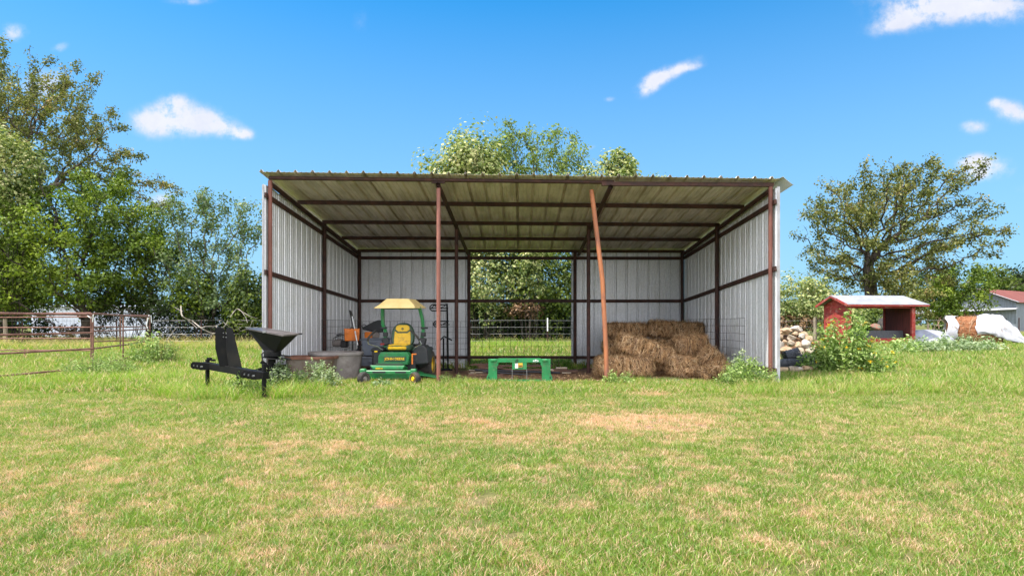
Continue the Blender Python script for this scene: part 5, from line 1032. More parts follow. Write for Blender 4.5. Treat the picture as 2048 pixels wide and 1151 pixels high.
c = P(682, 682, 14.3); r = thing('small_engine', 'small grey engine with a wire guard hung on the left wall panel', 'engine', (c.x, 14.3, c.z-.12))
MB().lathe([(0, -.14), (.07, -.13), (.09, -.05), (.09, .05), (.07, .11), (0, .12)], Matrix.Translation((-.06, 0, .08)) @ Matrix.Rotation(R(80), 4, 'Y'), 20).build('housing', m_grey, r, smooth=True)
MB().box((.08, 0, .06), (.16, .18, .16), ch=.02).build('block', m_plast, r); MB().box((.05, 0, -.04), (.30, .16, .03)).box((.10, 0, -.12), (.06, .06, .14)).build('mount', m_galv, r)
q = MB()
for k in range(7): a = k/6*math.pi; q.tube([(-.19+.36*k/6, -.05, .10), (-.15+.30*k/6, -.06, .20+.04*math.sin(a)), (-.05+.14*k/6, 0, .27)], .005, 5)
q.tube([(-.17, -.06, .19), (0, -.08, .24), (.16, -.06, .19)], .006, 5); q.build('wire_guard', m_wire, r)
r = thing('shovel', 'red scoop shovel with a pale shaft and black grip standing in the left corner', 'shovel', (X(724, 13.7), 13.7, G(-3.5, 13.7)))
o0 = Vector((X(724, 13.7), 13.7, G(-3.5, 13.7))); t_ = P(704, 630, 14.0)-o0; m2_ = P(714, 683, 13.8)-o0; l_ = P(721, 718, 13.6)-o0
MB().tube([tuple(t_), tuple(m2_), tuple(l_)], .014, 10).build('shaft', m_white, r, smooth=True); MB().tube([tuple(P(701, 621, 14.0)-o0), tuple(P(706, 637, 14.0)-o0)], .022, 10).build('grip', m_rubber, r, smooth=True)
MB().add([(-.06, 0, .30), (.06, .0, .30), (-.15, -.02, .22), (.15, -.02, .20), (-.16, -.12, .0), (.20, -.14, .02), (-.08, .10, .02), (.10, .10, .02)], [(0, 2, 3, 1), (2, 4, 5, 3), (0, 1, 7, 6), (4, 6, 7, 5), (0, 6, 4, 2), (1, 3, 5, 7)]).build('scoop', m_red, r, bevel=.02)
o = MB().tube([tuple(P(699, 620, 14.3)), tuple(P(707, 655, 14.2)), tuple(P(703, 740, 14.0))], .016, 8).build('garden_tool', m_plast, None, smooth=True); tag(o, 'black tool handle standing behind the orange caddy', 'garden tool')
q = MB(); 
for a, b_ in (((700, 716), (726, 686)), ((716, 690), (722, 736)), ((706, 712), (730, 738))): q.tube([tuple(P(*a, 13.4)), tuple(P(*b_, 13.5))], .016, 8)
tag(q.build('folded_stand', m_plast, None, smooth=True), 'black folded stand between the grey tub and the totes', 'stand')
o = MB().box((0, 0, .12), (.42, .34, .24), ch=.02).build('crate', mat('brown_box', (.10, .05, .03), .9, col2=(.06, .03, .02)), None); o.location = (X(716, 12.6), 12.6, G(-3.3, 12.6)); tag(o, 'dark brown box on the dirt between the tub and the mower', 'box')
# ---------------------------------------------------------------- saddle rack
def rack():
    y0 = 15.9; x0 = X(893, y0); r = thing('saddle_rack', 'black tubular saddle rack standing before the back wall', 'saddle rack', (x0, y0, G(x0, y0))); o0 = Vector((x0, y0, G(x0, y0)))
    T = lambda px, py, dy=0: tuple(P(px, py, y0+dy)-o0)
    MB().tube([T(896, 738), T(895, 650), T(894, 607)], .024, 10).build('post', m_black, r, smooth=True); MB().tube([T(887, 740, -.3), T(887, 676, -.3)], .022, 10).build('post', m_black, r, smooth=True)
    MB().tube([T(904, 680, -.2), T(888, 672, -.25), T(880, 680, -.3)], .018, 8).build('saddle_arm', m_black, r, smooth=True)
    for (xa, xb, ya, yb) in ((860, 896, 609, 621), (867, 899, 642, 653)):
        q = MB(); q.tube([T(xb-2, ya), T(xa+4, ya, -.45), T(xa, ya+4, -.5), T(xa, yb-3, -.5), T(xa+4, yb, -.45), T(xb-4, yb)], .016, 8); q.tube([T(xa+2, (ya+yb)/2+1, -.5), T((xa+xb)/2-9, ya+1, -.3)], .012, 6); q.tube([T((xa+xb)/2-9, ya+1, -.3), T((xa+xb)/2, (ya+yb)/2+2, -.2), T(xb-6, ya+2, -.1)], .012, 6); q.tube([T(xa+2, (ya+yb)/2+1, -.5), T(xb, (ya+yb)/2+1)], .014, 6); q.build('saddle_arm', m_black, r, smooth=True)
    MB().tube([T(880, 739, -.5), T(900, 737, .1)], .02, 8).tube([T(884, 741, -.3), T(905, 739, -.3)], .02, 8).build('foot', m_black, r, smooth=True)
rack()

rg = np.random.default_rng(66); n = 9000; a = rg.random(n)*6.283; rr_ = np.sqrt(rg.random(n)); cx_ = rg.choice([2.1, 2.9, 3.5, 1.3, .4], n, p=[.3, .25, .2, .15, .1]); x = cx_+rr_*np.cos(a)*.9; y = 12.05+rr_*np.sin(a)*.75+.3*rg.random(n); z = gz(x, y)+.02+.03*rg.random(n); k = np.abs(x) < 4.4
o = leafmesh('loose_hay', np.stack([x, y, z], -1)[k], .085, m_straw, None, 67, up=1.8, asp=.055, droop=.0); tag(o, 'loose hay scattered over the dirt before the bales', 'hay', kind='stuff')
# ================================================================ pipe panels and fences
m_pipe = mat('rusty_pipe_panel', (.15, .065, .045), .8, .1, col2=(.24, .12, .085), nscale=6, bump=.3, dirt=((.08, .035, .025), 4, .7))
def pipe_panel(label, a, b_, hs, verts, r=.016, ext=(0, 0), thick=None):
    a = Vector(a); b_ = Vector(b_); mid = (a+b_)/2; z = min(G(a.x, a.y), G(b_.x, b_.y)); root = thing('corral_fence', label, 'corral fence', (a.x, a.y, z)); o = Vector((a.x, a.y, z))
    for i, h in enumerate(hs):
        h0, h1 = h if isinstance(h, tuple) else (h, h)
        MB().tube([tuple(a-o+Vector((0, 0, h0))), tuple((a+b_)/2-o+Vector((0, 0, (h0+h1)/2-.012))), tuple(b_-o+Vector((0, 0, h1)))], r*(1.25 if i == 0 else 1), 8).build('rail', m_pipe, root, smooth=True)
    for t, z0, z1 in verts: p = a.lerp(b_, t)-o; MB().tube([(p.x, p.y, z0), (p.x, p.y, z1)], r*1.05, 8).build('upright', m_pipe, root, smooth=True)
    return root
c0 = (-8.82, 12.6, 0)
pipe_panel('rusty pipe panel running toward the camera along the left edge', c0, (-9.35, 9.2, 0), [1.30, .925, .60, .21], [(0, 0, 1.31), (1, 0, 1.3)], r=.018)
pipe_panel('rusty pipe panel running back from the corner to the bushy weed', (-8.81, 12.63, 0), (X(300, 18.6), 18.6, 0), [1.32, .96, .60, .26], [(.42, .25, 1.3), (1, .9, 1.31)])
pipe_panel('rusty pipe panel across the far left behind the corner', (-17, 17.4, 0), (X(182, 16.4), 16.4, 0), [1.40, 1.30, 1.02, .72, .40], [(1, 0, 1.42), (.62, 0, .45)])
pipe_panel('short rusty pipe panel end hung with pale twine', (X(186, 17), 17, 0), (X(299, 19.5), 19.5, 0), [1.38, 1.03, .62], [(.45, .4, 1.36), (.95, 1.0, 1.38)])
for k, (px, py, lb) in enumerate(((184, 634, 'pale twine tied round the corner of the pipe panels'), (299, 636, 'pale twine hanging from the end of the pipe panels'))):
    Y = 12.55 if k == 0 else 18.5; q = MB(); pts = [P(px-10+k*9, py-4-k*3, Y), P(px-2, py+2, Y-.02), P(px+3, py-6, Y-.03), P(px+1+k*3, py+9, Y)]; q.tube([tuple(p) for p in pts], .010 if k == 0 else .014, 6)
    if k: q.tube([tuple(P(296, 634, 18.5)), tuple(P(293, 650, 18.5)), tuple(P(296, 660, 18.5))], .014, 6)
    tag(q.build('twine', m_white, None, smooth=True), lb, 'twine')
def fence(label, pts, hs, posts, rw=.0045, m_w=m_galv, verts=None):
    """wire fence: posts are (x, y, height, kind)"""
    x0, y0 = pts[0]; root = thing('wire_fence', label, 'fence', (x0, y0, 0)); o = Vector((x0, y0, 0))
    for h in hs:
        q = []
        for (xa, ya), (xb, yb) in zip(pts[:-1], pts[1:]):
            for t in range(8): t /= 8; x = xa+(xb-xa)*t; y = ya+(yb-ya)*t; q.append((x-x0, y-y0, G(x, y)*.3+h-.02*math.sin(math.pi*t)))
        q.append((pts[-1][0]-x0, pts[-1][1]-y0, h)); MB().tube(q, rw, 4, cap=False).build('wire', m_w, root)
    for (x, y, h, kind) in posts:
        if kind == 'wood': MB().tube([(x-x0, y-y0, -.3), (x-x0+.02, y-y0, h*.6), (x-x0, y-y0, h)], [.085, .078, .07], 12).build('wooden_post', m_wood, root, smooth=True)
        elif kind == 'white': MB().box((x-x0, y-y0, h-.28), (.05, .05, .56)).build('painted_post_top', m_white, root); MB().box((x-x0, y-y0, (h-.56)/2-.1), (.045, .045, h-.36)).build('steel_post', m_rust, root)
        else: MB().box((x-x0, y-y0, h/2-.1), (.045, .03, h+.2)).box((x-x0, y-y0+.015, h/2-.1), (.012, .03, h+.2)).build('steel_post', m_rust if kind == 'rust' else m_white, root)
    return root
YFc = 26.0
fence('long four wire fence running behind the shelter along the brush', [(-27, YFc), (-12, YFc), (0, YFc), (14.2, YFc+2.6)], [1.27, .98, .70, .40],
      [(X(10, 25.6), 25.6, 1.32, 'wood'), (X(1095, YFc), YFc, 1.37, 'white'), (X(45, YFc), YFc, 1.2, 'rust'), (-17.2, YFc, 1.25, 'rust'), (-13.6, YFc, 1.3, 'rust'), (-24.5, YFc, 1.25, 'rust'), (5.3, YFc+1, 1.3, 'rust'), (X(1636, 28), 28.3, 1.42, 'wood')])
# woven wire under the strands
q = MB()
for x in np.arange(-12, 14, .3): yy_ = YFc+.02+(max(0, x)/14.2*2.6); q.tube([(x, yy_, .05), (x, yy_, 1.25)], .0018, 3, cap=False)
tag(q.build('woven_wire', m_galv, None), 'fine upright stay wires of the long fence behind the shelter', 'wire mesh')
fence('white topped post fence behind the red feed shed and the tarp bale', [(X(1560, 46), 46), (X(1890, 46), 46), (X(1965, 50), 50)], [1.4, 1.05, .7], [(X(1891, 46), 46, 1.75, 'whitep'), (X(1770, 46), 46, 1.6, 'wood'), (X(1640, 46), 46, 1.6, 'rust'), (X(1935, 48), 48, 1.3, 'rust')], rw=.012)
def gate():
    a = Vector((X(1948, 60), 60, 0)); b_ = Vector((X(2013, 61), 61, 0)); root = thing('pipe_gate', 'dark pipe gate standing open before the grey barn', 'gate', tuple(a)); d = b_-a
    for h in (1.68, 1.32, .98, .66, .34): MB().tube([(0, 0, h), (d.x, d.y, h-.02)], .035, 6).build('rail', m_wire, root, smooth=True)
    MB().tube([(0, 0, .2), (0, 0, 1.7)], .045, 6).build('upright', m_wire, root, smooth=True); MB().tube([(d.x-.3, d.y, .1), (d.x, d.y, 1.68)], .045, 6).build('upright', m_wire, root, smooth=True); MB().tube([(d.x*.5, d.y*.5, .3), (d.x*.5, d.y*.5, 1.68)], .03, 6).build('brace', m_wire, root, smooth=True)
gate()
o = MB().box((0, 0, .8), (.07, .07, 1.75)).build('steel_post', m_rust, None); o.location = (X(2038, 55), 55, 0); tag(o, 'lone rusty steel post at the right edge before the barn wall', 'post')
# ================================================================ red feed shed
def red_shed():
    al = R(8); cx, cy = X(1697, 25.8), 25.8; r = thing('feed_shed', 'small open red painted feed shed with a pale sheet roof', 'feed shed', (cx, cy, 0), al)
    # local: +x along the front to the right, +y to the back; origin at front left post
    L_, D_ = 2.95, 1.55; E = 1.98
    m_roof = mat('chalky_roof_sheet', (.31, .315, .33), .6, .1, col2=(.25, .25, .265), nscale=2.5, dirt=((.13, .11, .10), 4, .6))
    q = MB()      # left gable end: lapped boards
    for k in range(9):
        z = .12+.205*k; q.box((0, D_/2, z+.1), (.045, D_, .200), (0, R(3.2), 0))
    q.prism([(-D_/2-.0, 0), (D_/2+.0, 0), (0, .33)], .04, Matrix.Translation((0, D_/2, E-.02)) @ Matrix.Rotation(R(90), 4, 'Z')); q.build('gable_wall', m_redpaint, r, bevel=.004)
    MB().box((L_, D_/2, .98), (.04, D_, 1.96)).build('inner_wall', m_redin, r)
    MB().prism([(-D_/2, 0), (D_/2, 0), (0, .33)], .04, Matrix.Translation((L_, D_/2, E-.02)) @ Matrix.Rotation(R(90), 4, 'Z')).build('gable_wall', m_redin, r)
    for x, y in ((.03, -.03), (L_+.02, -.04), (.03, D_+.03), (L_+.02, D_+.04)): MB().box((x, y, .98), (.16 if x > 1 else .10, .10, 1.98)).build('corner_post', m_redpaint, r, bevel=.006)
    MB().box((L_/2, -.035, E-.10), (L_-.2, .045, .20)).build('front_beam', m_redpaint, r, bevel=.004); MB().box((L_/2, D_+.035, E-.08), (L_-.2, .045, .16)).build('back_beam', m_redin, r)
    MB().box((L_/2, -.03, .30), (L_-.15, .04, .42)).build('front_board', m_redpaint, r, bevel=.004); MB().box((L_/2, D_-.0, .30), (L_-.15, .04, .42)).build('back_board', m_redin, r)
    # roof
    ov, oe = .62, .38; z0 = E+.015; rise = .36; h = D_/2+.30
    for s, nm in ((-1, 'roof_panel'), (1, 'roof_panel')):
        yb_ = D_/2+s*h; ze = z0-.06
        q = MB().add([(-ov, D_/2, z0+rise), (L_+ov, D_/2, z0+rise), (L_+ov, yb_, ze), (-ov*.55, yb_, ze)], [(0, 1, 2, 3)] if s > 0 else [(3, 2, 1, 0)])
        q.v[0] = (-ov+.30, D_/2, z0+rise); q.v[3] = (-ov+.36, yb_, ze)
        q.v[1] = (L_+.25, D_/2, z0+rise)
        o = q.build(nm, m_roof, r); s_ = o.modifiers.new('s', 'SOLIDIFY'); s_.thickness = .025
    yb_ = D_/2-h; MB().box(((L_+ov-.26)/2, yb_+.02, z0-.105), (L_+ov+.22, .03, .075)).build('fascia', m_redpaint, r, bevel=.004)
    for s in (-1, 1):
        a = Vector((-.29, D_/2, z0+rise-.05)); b_ = Vector((-.27, D_/2+s*h, z0-.11)); MB().beam(a, b_, .03, .10).build('barge_board', m_redpaint, r)
    # feed trough across the middle
    q = MB().box((L_*.56, .35, .66), (L_*.80, .03, .34), (R(-10), 0, 0)).box((L_*.56, .95, .66), (L_*.80, .03, .34), (R(10), 0, 0)).box((L_*.56, .65, .50), (L_*.80, .60, .03))
    q.build('trough', mat('black_trough', (.022, .024, .030), .6, col2=(.05, .05, .055), nscale=6, stretch=(6, 1, 1)), r)
red_shed()
p = P(1777, 653, 30.5); o = MB(); o.lathe([(.28, -.14), (.46, -.15), (.55, -.10), (.56, 0), (.55, .10), (.46, .15), (.28, .14)], None, 36); t = o.build('tyre', m_rubber, None, smooth=True); t.location = (p.x, 30.5, p.z-.03); t.rotation_euler = (R(62), 0, R(20)); tag(t, 'old black tyre seen through the open feed shed', 'tyre')
def blob(name, label, cat, c, d, rot, m_, seed, sub=3, amt=.18, fs=1.6, group=None, flat=False, cuts=0):
    bm = bmesh.new(); bmesh.ops.create_icosphere(bm, subdivisions=sub, radius=1); rg = np.random.default_rng(seed); V = np.array([v.co[:] for v in bm.verts])
    pl = rg.normal(size=(cuts, 3)) if cuts else np.zeros((0, 3))
    for q in pl: q = q/np.linalg.norm(q); h = .55+.25*rg.random(); k = V@q; V = V-np.where(k > h, k-h, 0)[:, None]*q
    V *= 1+amt*(vn(V[:, 0]*fs+V[:, 2], V[:, 1]*fs-V[:, 2]*.7, 1, 3, seed)-.5)[:, None]*2; V = V*np.array(d)/2
    for v, p in zip(bm.verts, V): v.co = p
    me = bpy.data.meshes.new(name); bm.to_mesh(me); bm.free(); me.materials.append(m_)
    if not flat: me.polygons.foreach_set('use_smooth', [True]*len(me.polygons))
    o = bpy.data.objects.new(name, me); C.objects.link(o); o.location = c; o.rotation_euler = rot; return tag(o, label, cat, group)
blob('feed_sack', 'crumpled faded red and green feed sack beside the old tyre in the feed shed', 'feed sack', tuple(P(1750, 655, 30)), (.6, .5, .42), (0, .3, 0), mat('faded_sack', (.20, .085, .055), .8, col2=(.10, .13, .09), nscale=6), 5, amt=.4, cuts=9, fs=2.2)
# ================================================================ rocks, wire rolls, logs
m_rock = mat('limestone', (.30, .235, .16), .9, col2=(.42, .35, .27), nscale=3.5, bump=.7, bscale=12, dirt=((.20, .13, .08), 5, .7)); m_rock2 = mat('tan_stone', (.34, .21, .12), .9, col2=(.45, .33, .21), nscale=4, bump=.7, bscale=12, dirt=((.16, .10, .06), 5, .7)); m_rock3 = mat('pale_stone', (.48, .43, .37), .85, col2=(.34, .29, .23), nscale=3, bump=.6, bscale=14, dirt=((.25, .18, .12), 6, .6))
rg = np.random.default_rng(77); RK = [(1566, 662, 34, 16, 1, 18.8, 'wide tan slab at the upper left of the rock pile'), (1592, 660, 36, 15, 2, 18.9, 'pale slab capping the rock pile'), (1608, 668, 22, 16, 1, 18.7, 'tan rock at the upper right of the pile'), (1604, 672, 16, 14, 2, 18.4, 'white pointed rock below the pale slab'),
      (1560, 690, 18, 24, 2, 18.0, 'upright pale rock at the lower left of the pile'), (1582, 676, 20, 12, 0, 18.3, 'grey rock in the middle of the pile'), (1583, 686, 20, 14, 0, 18.1, 'brownish rock under the middle one'), (1596, 690, 18, 16, 1, 17.9, 'orange tan rock low in the middle of the pile'), (1612, 688, 22, 18, 2, 18.0, 'pale rock low on the right of the pile'), (1574, 699, 26, 14, 1, 17.7, 'tan rock at the foot of the pile'),
      (1600, 702, 26, 14, 0, 17.6, 'grey rock at the foot of the pile behind the wire rolls'), (1557, 673, 20, 14, 1, 18.5, 'tan rock against the shelter corner'), (1620, 678, 18, 16, 1, 18.5, 'tan rock on the right shoulder of the pile'), (1570, 684, 14, 12, 1, 18.2, 'small tan rock beside the upright pale one'), (1622, 700, 24, 16, 0, 17.8, 'grey rock at the right foot of the pile by the weeds'), (1590, 668, 18, 10, 1, 18.6, 'thin tan rock under the pale slab'), (1548, 700, 24, 16, 1, 17.8, 'tan rock at the far left foot of the pile')]
for k, (px, py, w, h, mi, Y, lb) in enumerate(RK):
    w *= .92; h *= .9
    d = (w/F*Y*1.15, w/F*Y*.95, h/F*Y*1.2); blob('rock', lb, 'rock', tuple(P(px, py, Y)), d, (R(12*rg.normal()), R(10*rg.normal()), rg.random()*1), (m_rock, m_rock2, m_rock3)[mi], 200+k, sub=3, amt=.30, fs=1.9, group='rocks piled right of the shelter', flat=True, cuts=14)
blob('earth_heap', 'brown earth heap under the pile of rocks', 'earth heap', (X(1588, 19.2), 19.2, .1), (2.2, 1.6, 1.35), (0, 0, 0), m_dirt, 9, amt=.15)
def wroll(label, px, py, Y, L_, rad, rz, m_, seed, tilt=0, nl=26, rin=.55):
    rg = random.Random(seed); q = MB()
    for k in range(nl):
        x = -L_/2+L_*k/(nl-1); rr_ = rad*(.9+.14*rg.random()); q.tube([(x+.01*math.sin(j*2+k), rr_*math.cos(j*.5236), rr_*math.sin(j*.5236)) for j in range(13)], .0055, 4, cap=False)
        if k % 2: q.tube([(x, rr_*rin*math.cos(j*.7854), rr_*rin*math.sin(j*.7854)) for j in range(9)], .0055, 4, cap=False)
    for layer in (1, .8, rin):
        for j in range(14):
            a = j*.449+layer*3; q.tube([(-L_/2, rad*layer*math.cos(a), rad*layer*math.sin(a)), (0, rad*layer*math.cos(a+.2)*.97, rad*layer*math.sin(a+.2)*.97), (L_/2, rad*layer*math.cos(a+.1), rad*layer*math.sin(a+.1))], .0055, 4, cap=False)
    o = q.build('wire_roll', m_, None); o.location = tuple(P(px, py, Y)); o.rotation_euler = (0, R(tilt), rz); return tag(o, label, 'wire roll', 'rolled fence wire right of the shelter')
m_w2 = mat('weathered_wire', (.12, .125, .14), .6, .3, col2=(.07, .07, .08), nscale=5); m_w3 = mat('light_wire', (.30, .31, .32), .55, .4, col2=(.2, .2, .21), nscale=5)
wroll('long dark roll of fence wire lying beside the shelter corner', 1578, 727, 13.0, .62, .10, R(5), m_w2, 1, nl=44, rin=.5)
wroll('dark roll of fence wire on top of the long one', 1583, 711, 13.2, .34, .11, R(12), m_w2, 2, nl=34, tilt=-6)
wroll('thin dark roll of wire topmost on the stack', 1584, 702, 13.3, .30, .045, R(15), m_w2, 3, nl=26, tilt=-12)
wroll('loose tangled roll of wire in the middle of the heap', 1614, 722, 13.1, .34, .13, R(-25), m_w2, 4, nl=22, tilt=10)
wroll('light grey roll of wire with its open end toward the camera', 1640, 731, 12.7, .38, .10, R(-38), m_w3, 5, nl=40, tilt=8, rin=.85)
for k, (px, py, w, h, lb) in enumerate(((1563, 740, 24, 12, 'orange tan split log by the corner of the shelter'), (1586, 739, 18, 14, 'grey ended log between the orange log and the pale one'), (1600, 738, 14, 8, 'short pale log under the wire rolls'), (1615, 736, 22, 9, 'tan log under the tangled wire'))):
    Y = 12.6; L_ = w/F*Y; q = MB().tube([(-L_/2, 0, 0), (-L_*.1, .0, .006), (L_/2, 0, 0)], [h/F*Y/2, h/F*Y*.54, h/F*Y*.48], 14); o = q.build('log', (m_rock2, m_wood, m_rock3, m_rock2)[k], None, smooth=True, bevel=.006); o.location = tuple(P(px, py, Y)); o.rotation_euler = (0, R(3*k-4), R(-8+9*k)); tag(o, lb, 'log', 'logs under the wire rolls')
# ================================================================ tarp covered bale and plastic heap
Yb = 28.0; bx = X(1948, Yb); r = thing('round_bale', 'brown round hay bale lying under a torn white tarp', 'hay bale', (bx, Yb, 0), R(-28))
n = 40; q = MB(); prof = [(.0, -1.0), (.5, -1.0), (.66, -.93), (.72, -.5), (.73, 0), (.72, .5), (.66, .93), (.5, 1.0), (0, 1.0)]
q.lathe([(a*(1), b_) for a, b_ in prof], Matrix.Translation((0, 0, .70)) @ Matrix.Rotation(R(90), 4, 'Y'), n)
m_rb = mat('russet_hay', (.17, .065, .030), .95, col2=(.34, .16, .08), nscale=9, bump=1, bscale=30, stretch=(.5, 3, 3), spec=.05)
V = np.array(q.v); k_ = (vn(V[:, 0]*2, V[:, 1]*2+V[:, 2]*2, 1, 3, 3)-.5)*.12; V[:, 1:] *= (1+k_)[:, None]; q.v = [tuple(p) for p in V]; q.build('hay_roll', m_rb, r, smooth=True)
rg = np.random.default_rng(8); n = 2600; a = rg.random(n)*6.28; x = rg.random(n)*2-1; pp = np.stack([x, .73*np.cos(a), .70+.73*np.sin(a)], -1); pp = pp[pp[:, 2] > .05]
leafmesh('loose_stems', pp, .16, leaf_mat('russet_stems', [(0, (.12, .05, .025)), (.6, (.33, .16, .08)), (1, (.52, .36, .22))], .1), r, 4, up=.1, asp=.07)
# tarp: sheet draped over the right part, dragged out to the ground, folded
m_tarp = mat('white_tarp', (.44, .44, .47), .55, col2=(.34, .34, .37), nscale=3, bump=.25, bscale=7, dirt=((.42, .38, .33), 3, .5))
def tw(p):
    a = R(-28); x, y = p[0]-bx, p[1]-Yb; return (bx+x*math.cos(a)-y*math.sin(a), Yb+x*math.sin(a)+y*math.cos(a), p[2])
def drape(name, label, us, ws, f, m_, parent=None, seed=0):
    V = []; nu, nw = len(us), len(ws)
    for u_ in us:
        for w_ in ws: V.append(tw(f(u_, w_)) if name == 'tarp' else f(u_, w_))
    q = MB(); q.v = V; q.f = [[i*nw+j, i*nw+j+1, (i+1)*nw+j+1, (i+1)*nw+j] for i in range(nu-1) for j in range(nw-1)]; o = q.build(name, m_, parent, smooth=True); s = o.modifiers.new('s', 'SOLIDIFY'); s.thickness = .008; ss = o.modifiers.new('ss', 'SUBSURF'); ss.levels = 1; ss.render_levels = 1
    return tag(o, label, 'tarp') if label else o
def tf(u_, w_):      # u: 0 on the bale .. 1 on the ground at the right; w: 0 back .. 1 front
    ang = -.6+w_*3.3; cx = .12+.9*min(u_*2.0, 1)*.95; rad = .78+.02*math.sin(w_*23+u_*5)
    if u_ < .5: x = .18+u_*1.7+.10*math.sin(w_*9); y = .78*-math.cos(ang*1)*1; z = .70+rad*math.sin(ang)
    t = max(0, (u_-.38)/.62); x = .18+min(u_, .5)*1.75+t*1.15+.07*math.sin(w_*11+1)*(1-t)
    y = -rad*math.cos(math.pi-ang)*(1-.45*t) if False else rad*math.cos(ang)*(1-.55*t); z = .70+rad*math.sin(ang)
    z = z*(1-t)**1.0+.04+.05*math.sin(w_*26+2*u_)*t*(1-t)*3; x += .03*math.sin(w_*31+u_*3); y += .05*math.sin(w_*27+u_*7)*(t > 0)
    return (bx+x, Yb-y if False else Yb-(-y)*1.0, max(z, .03))
def tf2(u_, w_):
    th = R(-15)+w_*R(205)            # from behind over the top to the front, low
    t = max(0.0, (u_-.40)/.60); rad = .785+.022*math.sin(w_*21+u_*4)+.05*math.sin(w_*37+u_*5)*t+.02*math.sin(u_*19+w_*6)
    x = .12+min(u_, .42)*2.05+.16*math.sin(w_*5.1+.5)*(1-u_)+t*1.12*(.75+.25*math.sin(th))
    y = math.cos(th)*rad*(1+.1*t); z = .70+math.sin(th)*rad
    k = (1-t)**.85; z = max(.02, z)*k+.03+.04*math.sin(w_*33+1.3)*math.sin(math.pi*min(1, t*1.0)); y = y*(1-.35*t)+.045*math.sin(w_*29+u_*6)*t
    if w_ > .8: x += .10*math.sin(u_*9)
    c_ = float(vn(u_*5, w_*7, 1, 3, 51))-.5; c2 = float(vn(u_*13, w_*19, 1, 2, 52))-.5; z += .28*c_*min(1, z*2)+.14*c2*min(1, z*3); y += .18*c_+.08*c2; x += .10*c2+.35*(float(vn(w_*6, 3, 1, 2, 53))-.5)*(1-u_); z = max(z, .02)
    return (bx+x, Yb+y, z)
drape('tarp', 'torn white tarp draped over the right half of the round bale to the grass', [i/26 for i in range(27)], [j/60 for j in range(61)], tf2, m_tarp)
drape('tarp', 'scrap of white tarp over the left end of the round bale', [i/10 for i in range(11)], [j/40 for j in range(41)], lambda u_, w_: (bx-1.10+u_*(.30+.28*float(vn(w_*5, 1, 1, 2, 55)))+.05*math.sin(w_*19), Yb+math.cos(R(10)+w_*R(190))*(.78+.06*(float(vn(u_*4, w_*9, 1, 3, 56))-.5)), .70+(.79+.14*(float(vn(u_*4, w_*9, 1, 3, 57))-.5))*math.sin(R(10)+w_*R(190))), m_tarp)
rg = np.random.default_rng(15); V = []
q = MB()
for k in range(34):
    x = bx-1.5+1.3*rg.random(); y = Yb+.4*rg.normal(); z = .75+.4*rg.random(); d = np.array([rg.normal()*.6-.1, .2*rg.normal(), .35+.5*rg.random()])*.55; q.tube([(x, y, z), (x+d[0]*.5, y+d[1]*.5, z+d[2]*.62), (x+d[0], y+d[1], z+d[2])], .014, 4, r2=.004)
tag(q.build('dead_twigs', mat('tan_twigs', (.38, .25, .16), .9), None), 'bundle of tan dead twigs sticking up left of the tarp covered bale', 'twigs')
def hp(u_, w_):
    x = -1.25+2.5*u_; y = -.7+1.4*w_; e = max(0, 1-(x/1.3)**2-(y/.8)**2); z = .78*e**.5*(.75+.35*float(vn(x*1.3, y*1.3, 1, 3, 5)))+.22*float(vn(x, y, 3.2, 3, 6))*e**.3
    return (X(1862, 26.5)+x, 26.8+y, z)
o = drape('plastic_sheet', None, [i/30 for i in range(31)], [j/24 for j in range(25)], hp, mat('grey_white_plastic', (.33, .33, .36), .5, col2=(.24, .24, .27), nscale=3, dirt=((.33, .30, .27), 3, .6))); tag(o, 'crumpled grey white plastic sheeting heaped left of the tarp bale', 'plastic sheet')
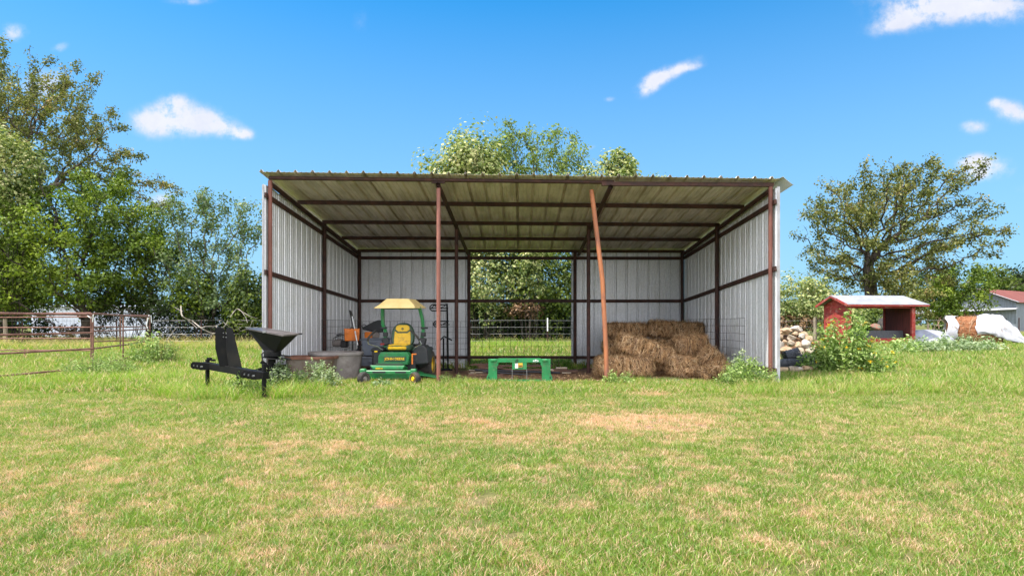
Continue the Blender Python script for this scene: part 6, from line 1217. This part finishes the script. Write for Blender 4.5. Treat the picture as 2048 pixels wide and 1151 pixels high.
# ================================================================ far buildings
m_bwall = mat('blue_grey_tin', (.19, .215, .24), .6, .15, col2=(.15, .17, .19), nscale=1.5, stretch=(4, 4, .3), dirt=((.22, .19, .16), 1.2, .4)); m_broof = mat('rusted_roof', (.21, .060, .040), .8, .1, col2=(.14, .040, .028), nscale=.8, stretch=(3, .5, 1)); m_brt = mat('pale_trim', (.34, .34, .35), .6)
def barn():
    Y = 96.0; a = R(33); cx = X(2033, Y); r = thing('barn', 'blue grey tin barn with a rusty red roof at the right edge', 'barn', (cx, Y, 0), a)
    # local: origin at the corner nearest the camera; gable wall runs along +y (to the left and away), long wall along +x
    D_, L_, E, H = 10.6, 20.0, 4.75, 6.95
    def tin(name, x0, y0, x1, y1, z0, z1, top=None):
        dx_, dy_ = x1-x0, y1-y0; l = math.hypot(dx_, dy_); n_ = max(2, int(l/.45)); q = MB()
        for i in range(n_):
            for j, (u0, o_) in enumerate(((0, 0), (.82, 0), (.88, .035), (.94, .035), (1, 0))): 
                t = (i+u0)/n_; nx_, ny_ = dy_/l, -dx_/l; zt = top(t) if top else z1; q.v += [(x0+dx_*t+nx_*o_, y0+dy_*t+ny_*o_, z0), (x0+dx_*t+nx_*o_, y0+dy_*t+ny_*o_, zt)]
        m_ = len(q.v)//2; q.f = [[2*i, 2*i+2, 2*i+3, 2*i+1] for i in range(m_-1)]; o = q.build(name, m_bwall, r); s = o.modifiers.new('s', 'SOLIDIFY'); s.thickness = .02; return o
    g = lambda y: E+(H-E)*(1-abs(y-D_/2)/(D_/2))
    tin('gable_wall', 0, D_*.62, 0, 0, -.3, 3.35); tin('gable_wall', 0, D_, 0, 0, 3.3, 5, top=lambda t: g(D_*(1-t)))
    tin('long_wall', 0, 0, L_, 0, -.3, E); tin('back_wall', L_, 0, L_, D_, -.3, E); tin('long_wall', L_, D_, 0, D_, -.3, E)
    MB().box((.25, D_*.81, 1.6), (.1, D_*.36, 3.5)).build('doorway_shade', mat('painted_shade', (.012, .012, .014), .9), r)  # near-black panel paints the shade inside the open door
    MB().add([(-.05, -.3, 3.75), (-.05, D_+.3, 3.35), (-1.1, D_+.2, 3.05), (-1.0, -.2, 3.45)], [(0, 1, 2, 3)]).build('awning', m_brt, r).modifiers.new('s', 'SOLIDIFY').thickness = .05
    for s in (0, 1):
        y_ = -.5 if s == 0 else D_+.5; ze = E-.25
        MB().add([(-.7, D_/2, H+.05), (L_+.5, D_/2, H+.05), (L_+.5, y_, ze), (-.7, y_, ze)], [(0, 3, 2, 1)] if s == 0 else [(0, 1, 2, 3)]).build('roof_slope', m_broof, r).modifiers.new('s', 'SOLIDIFY').thickness = .06
        MB().beam(Vector((-.55, D_/2, H+.10)), Vector((-.55, y_, ze+.05)), .5, .05).build('roof_edge', m_brt, r)
barn()
def leanto():
    Y = 70.0; x0 = X(1752, Y); r = thing('pole_barn', 'low open pole barn with a pale tin roof behind the feed shed', 'pole barn', (x0, Y, 0)); L_ = 6.9
    MB().add([(0, 0, 1.1+14/F*Y), (4.4, 4, 3.3), (L_, 4, 3.3), (L_, 0, 1.1+26/F*Y), (0, 7, 1.9), (L_, 8, 2.4)], [(0, 3, 2, 1), (1, 2, 5, 4)]).build('roof', m_brt, r).modifiers.new('s', 'SOLIDIFY').thickness = .08
    for x, y in ((.3, .1), (2.4, .1), (4.5, .1), (6.0, .1), (6.7, .1)): MB().box((x, y, 1.1), (.16, .16, 2.3)).build('post', m_wood, r)
    MB().box((L_/2, 5.5, 1.0), (L_, .1, 2.0)).build('back_wall', mat('dark_boards', (.06, .05, .045), .9), r); MB().beam(Vector((0, 0, 1.80)), Vector((L_, 0, 2.45)), .1, .16).build('eave_beam', m_wood, r)
leanto()
# pale long building behind the left trees
Y = 48.0; xa, xb = X(63, Y), X(345, Y); r = thing('metal_building', 'long pale metal building behind the trees on the left', 'building', (xa, Y, 0)); m_pm = mat('pale_metal', (.55, .58, .66), .5, .1, col2=(.48, .51, .60), nscale=.8)
q = MB(); n_ = 36; l = xb-xa
for i in range(n_):
    for u0, o_ in ((0, 0), (.7, 0), (.78, -.04), (.92, -.04), (1, 0)): t = (i+u0)/n_*l; q.v += [(t, o_, -.3), (t, o_, 2.5)]
q.f = [[2*i, 2*i+2, 2*i+3, 2*i+1] for i in range(len(q.v)//2-1)]; q.build('wall', m_pm, r); MB().box((l/2, 4.05, 1.1), (l, 7.9, 2.78)).build('body', m_pm, r)
MB().add([(-.2, -.3, 2.5), (l+.2, -.3, 2.5), (l+.2, 4, 2.75), (-.2, 4, 2.75), (l+.2, 8.2, 2.5), (-.2, 8.2, 2.5)], [(0, 1, 2, 3), (3, 2, 4, 5)]).build('roof', m_pm, r).modifiers.new('s', 'SOLIDIFY').thickness = .06
